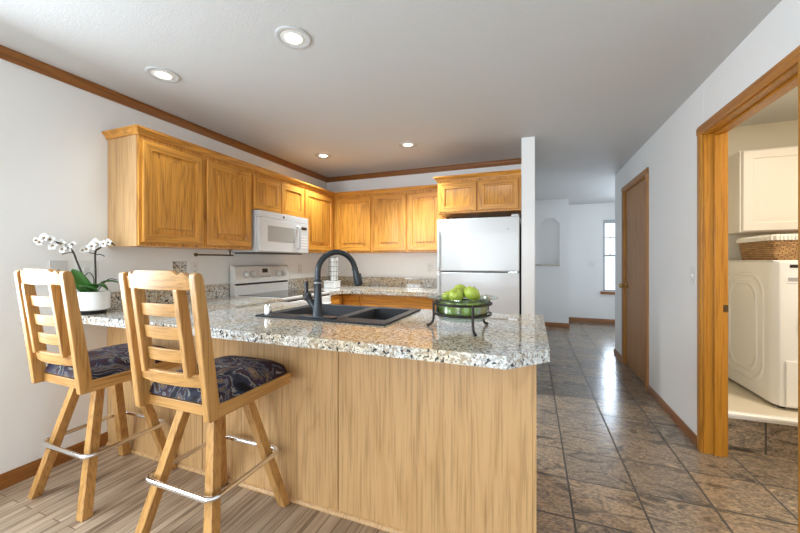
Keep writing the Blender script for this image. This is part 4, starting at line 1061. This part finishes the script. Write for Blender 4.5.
# ------------------------------------------------------------------ bar stools
def stool_parts(label):
    t = thing('bar_stool', label, 'stool', (0, 0, 0), 'oak bar stools at the peninsula')
    P = {}
    base = []
    # splayed legs
    for sx in (-1, 1):
        for sy in (-1, 1):
            bm = B(); bar(bm, (sx * 0.218, sy * 0.216, 0.0), (sx * 0.088, sy * 0.088, 0.592), 0.047, 0.047, 0.043, 0.043)
            for v in bm.verts:
                if v.co.z < 0.03: v.co.z = 0.0
            base.append(obj('leg', bm, M['stool'], t, 0.004, world=False))
    # footrest ring: chrome bar bent around the legs
    a, r, z = 0.196, 0.035, 0.282
    pts = []
    for cx, cy, st in ((a - r, a - r, 0), (-a + r, a - r, PI / 2), (-a + r, -a + r, PI), (a - r, -a + r, 1.5 * PI)):
        for k in range(7):
            q = st + PI / 2 * k / 6; pts.append((cx + (r + 0.008) * math.cos(q), cy + (r + 0.008) * math.sin(q), z))
    bm = B(); tube(bm, pts, 0.0115, 12, True); fr_ = obj('footrest_ring', bm, M['chrome'], t, world=False); base.append(fr_)
    for sx in (-1, 1):
        for sy in (-1, 1):
            d = Vector((sx, sy, 0)).normalized(); p = Vector((sx * 0.1885, sy * 0.1885, z))
            bm = B(); tube(bm, [p + d * 0.006, p + d * 0.0135], [0.0052, 0.004], 10); s = obj('screw', bm, M['dark_brass'], fr_, world=False); 
    bm = B(); lathe(bm, [(0, 0.592), (0.13, 0.592), (0.13, 0.612), (0, 0.612)], (0, 0, 0), 28); base.append(obj('swivel_block', bm, M['stool_x'], t, world=False))
    bm = B(); lathe(bm, [(0, 0.613), (0.095, 0.613), (0.095, 0.636), (0, 0.636)], (0, 0, 0), 28); base.append(obj('swivel_plate', bm, M['black'], t, world=False))
    seat = []
    # seat rails
    W, F, Bk = 0.214, 0.214, -0.215
    for nm, d, m_ in (('side_rail', (-W, -W + 0.026, Bk, F, 0.638, 0.690), M['stool_y']), ('side_rail', (W - 0.026, W, Bk, F, 0.638, 0.690), M['stool_y']),
                      ('front_rail', (-W + 0.0262, W - 0.0262, F - 0.026, F, 0.638, 0.690), M['stool_x']), ('rear_rail', (-W + 0.0262, W - 0.0262, Bk, Bk + 0.026, 0.638, 0.680), M['stool_x']),
                      ('seat_board', (-W + 0.027, W - 0.027, Bk + 0.027, F - 0.027, 0.640, 0.684), M['stool_x'])):
        seat.append(obj(nm, bx(*d), m_, t, 0.003, world=False))
    # cushion
    bm = B(); n = 22; top = []; cw, cf, cb = 0.207, 0.224, -0.222
    def sup(u): return (1 - abs(u) ** 4.5) ** (1 / 2.6) if abs(u) < 1 else 0.0
    grid = [[None] * (n + 1) for _ in range(n + 1)]; gb_ = [[None] * (n + 1) for _ in range(n + 1)]
    for i in range(n + 1):
        for j in range(n + 1):
            u, v = -1 + 2 * i / n, -1 + 2 * j / n
            # round the plan corners
            k = 1 - 0.055 * (abs(u) * abs(v)) ** 6
            x, y = u * cw * k, (cf + cb) / 2 + v * (cf - cb) / 2 * k
            hgt = 0.686 + 0.074 * sup(u) * sup(v) * (1 + 0.05 * (1 - u * u) * (1 - v * v))
            grid[i][j] = bm.verts.new((x, y, hgt + 0.004))
    for i in range(n):
        for j in range(n): bm.faces.new((grid[i][j], grid[i + 1][j], grid[i + 1][j + 1], grid[i][j + 1]))
    edge = [grid[i][0] for i in range(n + 1)] + [grid[n][j] for j in range(1, n + 1)] + [grid[i][n] for i in range(n - 1, -1, -1)] + [grid[0][j] for j in range(n - 1, 0, -1)]
    lowv = [bm.verts.new((v.co.x * 0.985, v.co.y * 0.985, 0.6905)) for v in edge]
    for k in range(len(edge)):
        j = (k + 1) % len(edge); bm.faces.new((edge[j], edge[k], lowv[k], lowv[j]))
    bm.faces.new(lowv)
    seat.append(obj('cushion', bm, M['fabric'], t, world=False, sharp=60))
    # back posts, leaning back
    def bp_(x, s, z): # x scale sign
        return None
    zb_, zt_ = 0.636, 1.215
    yb, yt = -0.216, -0.297
    def yy(z): return yb + (yt - yb) * (z - zb_) / (zt_ - zb_)
    for sx in (-1, 1):
        x0, x1 = sx * 0.198, sx * 0.199
        bm = B(); side = [(0.0, zb_), (0.33, zb_ + 0.19), (0.75, 1.07), (1.0, zt_ - 0.02)]
        # outline in the YZ plane, thickness along X
        poly = [(-0.196, zb_), (-0.232, 0.9), (-0.274, 1.180), (-0.281, 1.198), (-0.291, 1.206), (-0.306, 1.206), (-0.315, 1.198), (-0.314, 1.180), (-0.281, 0.9), (-0.252, zb_)]
        th = 0.0155
        A = [bm.verts.new((x0 + (x1 - x0) * (z - zb_) / (zt_ - zb_) - th, y, z)) for y, z in poly]
        B_ = [bm.verts.new((x0 + (x1 - x0) * (z - zb_) / (zt_ - zb_) + th, y, z)) for y, z in poly]
        bm.faces.new(A[::-1]); bm.faces.new(B_)
        for k in range(len(poly)): bm.faces.new((A[k], A[(k + 1) % len(poly)], B_[(k + 1) % len(poly)], B_[k]))
        seat.append(obj('back_post', bm, M['stool'], t, 0.005, 3, world=False))
    def curved_slat(z0f, z1f, xa, bow, th, n=24, yoff=0.0):
        """slat between x=-xa..xa, bottom/top height functions of u in -1..1, bowed towards the rear"""
        bm = B(); R = []
        for i in range(n + 1):
            u = -1 + 2 * i / n; x = u * xa; z0, z1 = z0f(u), z1f(u)
            r = []
            for z, s in ((z0, -1), (z1, -1), (z1, 1), (z0, 1)):
                y = yy(z) + yoff - bow * (1 - u * u) + s * th / 2
                r.append(bm.verts.new((x, y, z)))
            R.append(r)
        for A, B_ in zip(R, R[1:]):
            for k in range(4): bm.faces.new((A[k], A[(k + 1) % 4], B_[(k + 1) % 4], B_[k]))
        bm.faces.new(R[0][::-1]); bm.faces.new(R[-1])
        return bm
    sstep = lambda x: 0 if x <= 0 else 1 if x >= 1 else x * x * (3 - 2 * x)
    crest_top = lambda u: 1.190 + 0.024 * sstep((0.93 - abs(u)) / 0.14) - 0.016 * math.exp(-((abs(u) - 0.70) / 0.085) ** 2)
    seat.append(obj('crest_rail', curved_slat(lambda u: 1.140, crest_top, 0.1825, 0.022, 0.022, 40), M['stool_x'], t, 0.003, world=False))
    seat.append(obj('lower_rail', curved_slat(lambda u: 0.762, lambda u: 0.814, 0.1825, 0.024, 0.020), M['stool_x'], t, 0.003, world=False))
    xi = 0.118
    for z0, z1 in ((1.037, 1.086), (0.946, 0.996), (0.856, 0.906)):
        seat.append(obj('back_slat', curved_slat(lambda u, a=z0: a, lambda u, a=z1: a, xi - 0.013, 0.010, 0.014, yoff=-0.012), M['stool_x'], t, 0.002, world=False))
    for sx in (-1, 1):
        bm = B(); p0 = Vector((sx * (xi + 0.004), yy(0.80) - 0.016, 0.806)); p1 = Vector((sx * xi, yy(1.13) - 0.016, 1.146))
        bar(bm, p0, p1, 0.024, 0.046, 0.024, 0.040); seat.append(obj('inner_stile', bm, M['stool'], t, 0.004, world=False))
    return t, base, seat
t1, base1, seat1 = stool_parts('oak ladder-back bar stool with patterned cushion, nearer the camera and the bare panels')
t1['label'] = 'oak bar stool with patterned seat, standing in front of the middle panels of the peninsula'
t1.location = (-1.410, 1.220, 0)
t2 = t1.copy(); C.objects.link(t2); t2.location = (-2.250, 1.222, 0)
t2['label'] = 'oak bar stool with patterned seat, standing beside the white wall and the orchid'
for ch in base1 + seat1:
    c_ = ch.copy(); C.objects.link(c_); c_.parent = t2
    for gch in ch.children:
        d_ = gch.copy(); C.objects.link(d_); d_.parent = c_
    if ch in seat1:
        c_.location = (0.116, -0.028, 0); c_.rotation_euler = (0, 0, math.radians(-1))
    else:
        c_.rotation_euler = (0, 0, 0)
for ch in seat1: ch.location = (0.061, -0.018, 0)

# ------------------------------------------------------------------ laundry things
LZ0 = 0.2505
ws = thing('washing_machine', 'white front-loading washer with embossed side, on the raised laundry floor', 'washer', (1.87, 3.43, LZ0))
wx0, wx1, wy0, wy1, wz0, wz1 = 1.525, 2.21, 3.062, 3.82, 0.275, 1.245
bm = B(); prism(bm, [(wx0, wy1), (wx0, wy0 + 0.10), (wx0 + 0.006, wy0 + 0.045), (wx0 + 0.022, wy0 + 0.012), (wx0 + 0.05, wy0), (wx1 - 0.05, wy0), (wx1 - 0.022, wy0 + 0.012), (wx1 - 0.006, wy0 + 0.045), (wx1, wy0 + 0.10), (wx1, wy1)], wz0, wz1)
obj('cabinet', bm, M['ceramic'], ws, 0.006, 3)
# embossed side panel: nested raised bows
def side_rr(y0, y1, z0, z1, x_out, r):
    bm = B(); R = []
    for d, x in ((0, wx0 - 0.0003), (0.006, wx0 - x_out), (0.020, wx0 - x_out), (0.028, wx0 - 0.0003)):
        R.append([bm.verts.new((x, y, z)) for y, z in rrect(y0 + d, y1 - d, z0 + d, z1 - d, r, 8)])
    for A, B_ in zip(R, R[1:]):
        for k in range(len(A)): bm.faces.new((A[k], A[(k + 1) % len(A)], B_[(k + 1) % len(A)], B_[k]))
    for k in range(len(R[0])): bm.faces.new((R[3][k], R[3][(k + 1) % len(A)], R[0][(k + 1) % len(A)], R[0][k]))
    return bm
for (y0, y1, z0, z1, r) in ((3.19, 3.74, 0.36, 1.165, 0.16), (3.27, 3.66, 0.42, 1.10, 0.13)):
    obj('side_embossing', side_rr(y0, y1, z0, z1, 0.007, r), M['ceramic'], ws)
obj('top_panel', bx(wx0 - 0.002, wx1 + 0.002, wy0 + 0.03, wy1, wz1 + 0.0005, wz1 + 0.010), M['ceramic'], ws, 0.003)
obj('display', bx(1.592, 1.70, wy0 - 0.003, wy0 - 0.0005, 1.205, 1.226), M['black'], ws)
obj('drawer_grip', bx(1.585, 1.70, wy0 - 0.004, wy0 - 0.0005, 1.118, 1.140), M['grey_line'], ws)
obj('panel_seam', bx(wx0 + 0.05, wx1 - 0.05, wy0 - 0.0012, wy0 - 0.0002, 1.098, 1.101), M['grey_line'], ws)
obj('kick_panel', bx(wx0 + 0.045, wx1 - 0.045, wy0 - 0.010, wy0 - 0.0005, wz0 + 0.012, 0.585), M['ceramic'], ws, 0.004)
bm = B(); lathe(bm, [(0.23, -0.0005), (0.23, -0.02), (0.21, -0.035), (0.16, -0.03), (0.155, -0.0005)], ((wx0 + wx1) / 2, wy0, 0.84), 40, 'Y', closed=True); dr = obj('porthole_door', bm, M['chrome'], ws)
bm = B(); lathe(bm, [(0, -0.032), (0.08, -0.028), (0.154, -0.012), (0.154, -0.001), (0, -0.001)], ((wx0 + wx1) / 2, wy0, 0.84), 36, 'Y'); obj('door_glass', bm, M['black_glass'], dr)
for x in (wx0 + 0.06, wx1 - 0.06):
    for y in (wy0 + 0.07, wy1 - 0.07):
        bm = B(); lathe(bm, [(0, LZ0), (0.02, LZ0), (0.02, wz0 - 0.0005), (0, wz0 - 0.0005)], (x, y, 0), 14); obj('foot', bm, M['black'], ws)
lc = thing('laundry_cabinet', 'white raised-panel wall cabinet above the washer in the laundry room', 'cabinet', (1.95, 3.68, 1.478))
obj('cabinet_body', bx(1.535, 2.40, 3.525, 3.849, 1.478, 2.125), M['thermofoil'], lc, 0.002)
def foil_door(u0, u1, v0, v1):
    bm = B()
    def ins(d, n): return (u0 + d, u1 - d, v0 + d, v1 - d, n)
    nested(bm, facing_ny(3.525), [ins(0, 0.001), ins(0, 0.012), ins(0.006, 0.018), ins(0.062, 0.018), ins(0.070, 0.012), ins(0.078, 0.012), ins(0.096, 0.017), ins(0.10, 0.017)])
    return bm
for u0, u1 in ((1.548, 1.965), (1.970, 2.388)): obj('door', foil_door(u0, u1, 1.485, 2.118), M['thermofoil'], lc)
bk = thing('wicker_basket', 'brown woven wicker basket with white lining, on top of the washer', 'basket', (1.85, 3.4, wz1 + 0.0115))
bz = wz1 + 0.0112
bx0, bx1, by0, by1 = 1.575, 2.05, 3.20, 3.66
bm = B()
R = []
for d, z in ((0.016, bz), (0.0, bz + 0.165), (0.014, bz + 0.165), (0.028, bz + 0.012)):
    R.append([bm.verts.new((x, y, z)) for x, y in rrect(bx0 + d, bx1 - d, by0 + d, by1 - d, 0.03, 5)])
for A, B_ in zip(R, R[1:]):
    for k in range(len(A)): bm.faces.new((A[k], A[(k + 1) % len(A)], B_[(k + 1) % len(A)], B_[k]))
bm.faces.new(R[0]); bm.faces.new(R[-1])
obj('basket_body', bm, M['wicker'], bk)
bm = B(); R = []
q = rrect(bx0 - 0.005, bx1 + 0.005, by0 - 0.005, by1 + 0.005, 0.034, 24); qi = rrect(bx0 + 0.02, bx1 - 0.02, by0 + 0.02, by1 - 0.02, 0.02, 24)
def dens(poly, m_):
    out = []
    for k in range(len(poly)):
        a, b_ = Vector((*poly[k], 0)), Vector((*poly[(k + 1) % len(poly)], 0))
        s = max(1, int((b_ - a).length / m_))
        for i in range(s): out.append(a.lerp(b_, i / s))
    return out
Q = dens(rrect(bx0 - 0.006, bx1 + 0.006, by0 - 0.006, by1 + 0.006, 0.034, 6), 0.006)
cen = Vector(((bx0 + bx1) / 2, (by0 + by1) / 2, 0))
rows = []
for z, off, amp in ((bz + 0.140, 0.0, 0.006), (bz + 0.168, 0.004, 0.004), (bz + 0.182, -0.012, 0.003), (bz + 0.160, -0.028, 0.0)):
    row = []
    for k, p in enumerate(Q):
        d = (p - cen).normalized(); ruf = amp * math.sin(k * 1.9)
        row.append(bm.verts.new(p + d * (off + ruf) + Vector((0, 0, z))))
    rows.append(row)
for A, B_ in zip(rows, rows[1:]):
    for k in range(len(A)): bm.faces.new((A[k], A[(k + 1) % len(A)], B_[(k + 1) % len(A)], B_[k]))
obj('cloth_lining', bm, M['liner'], bk)
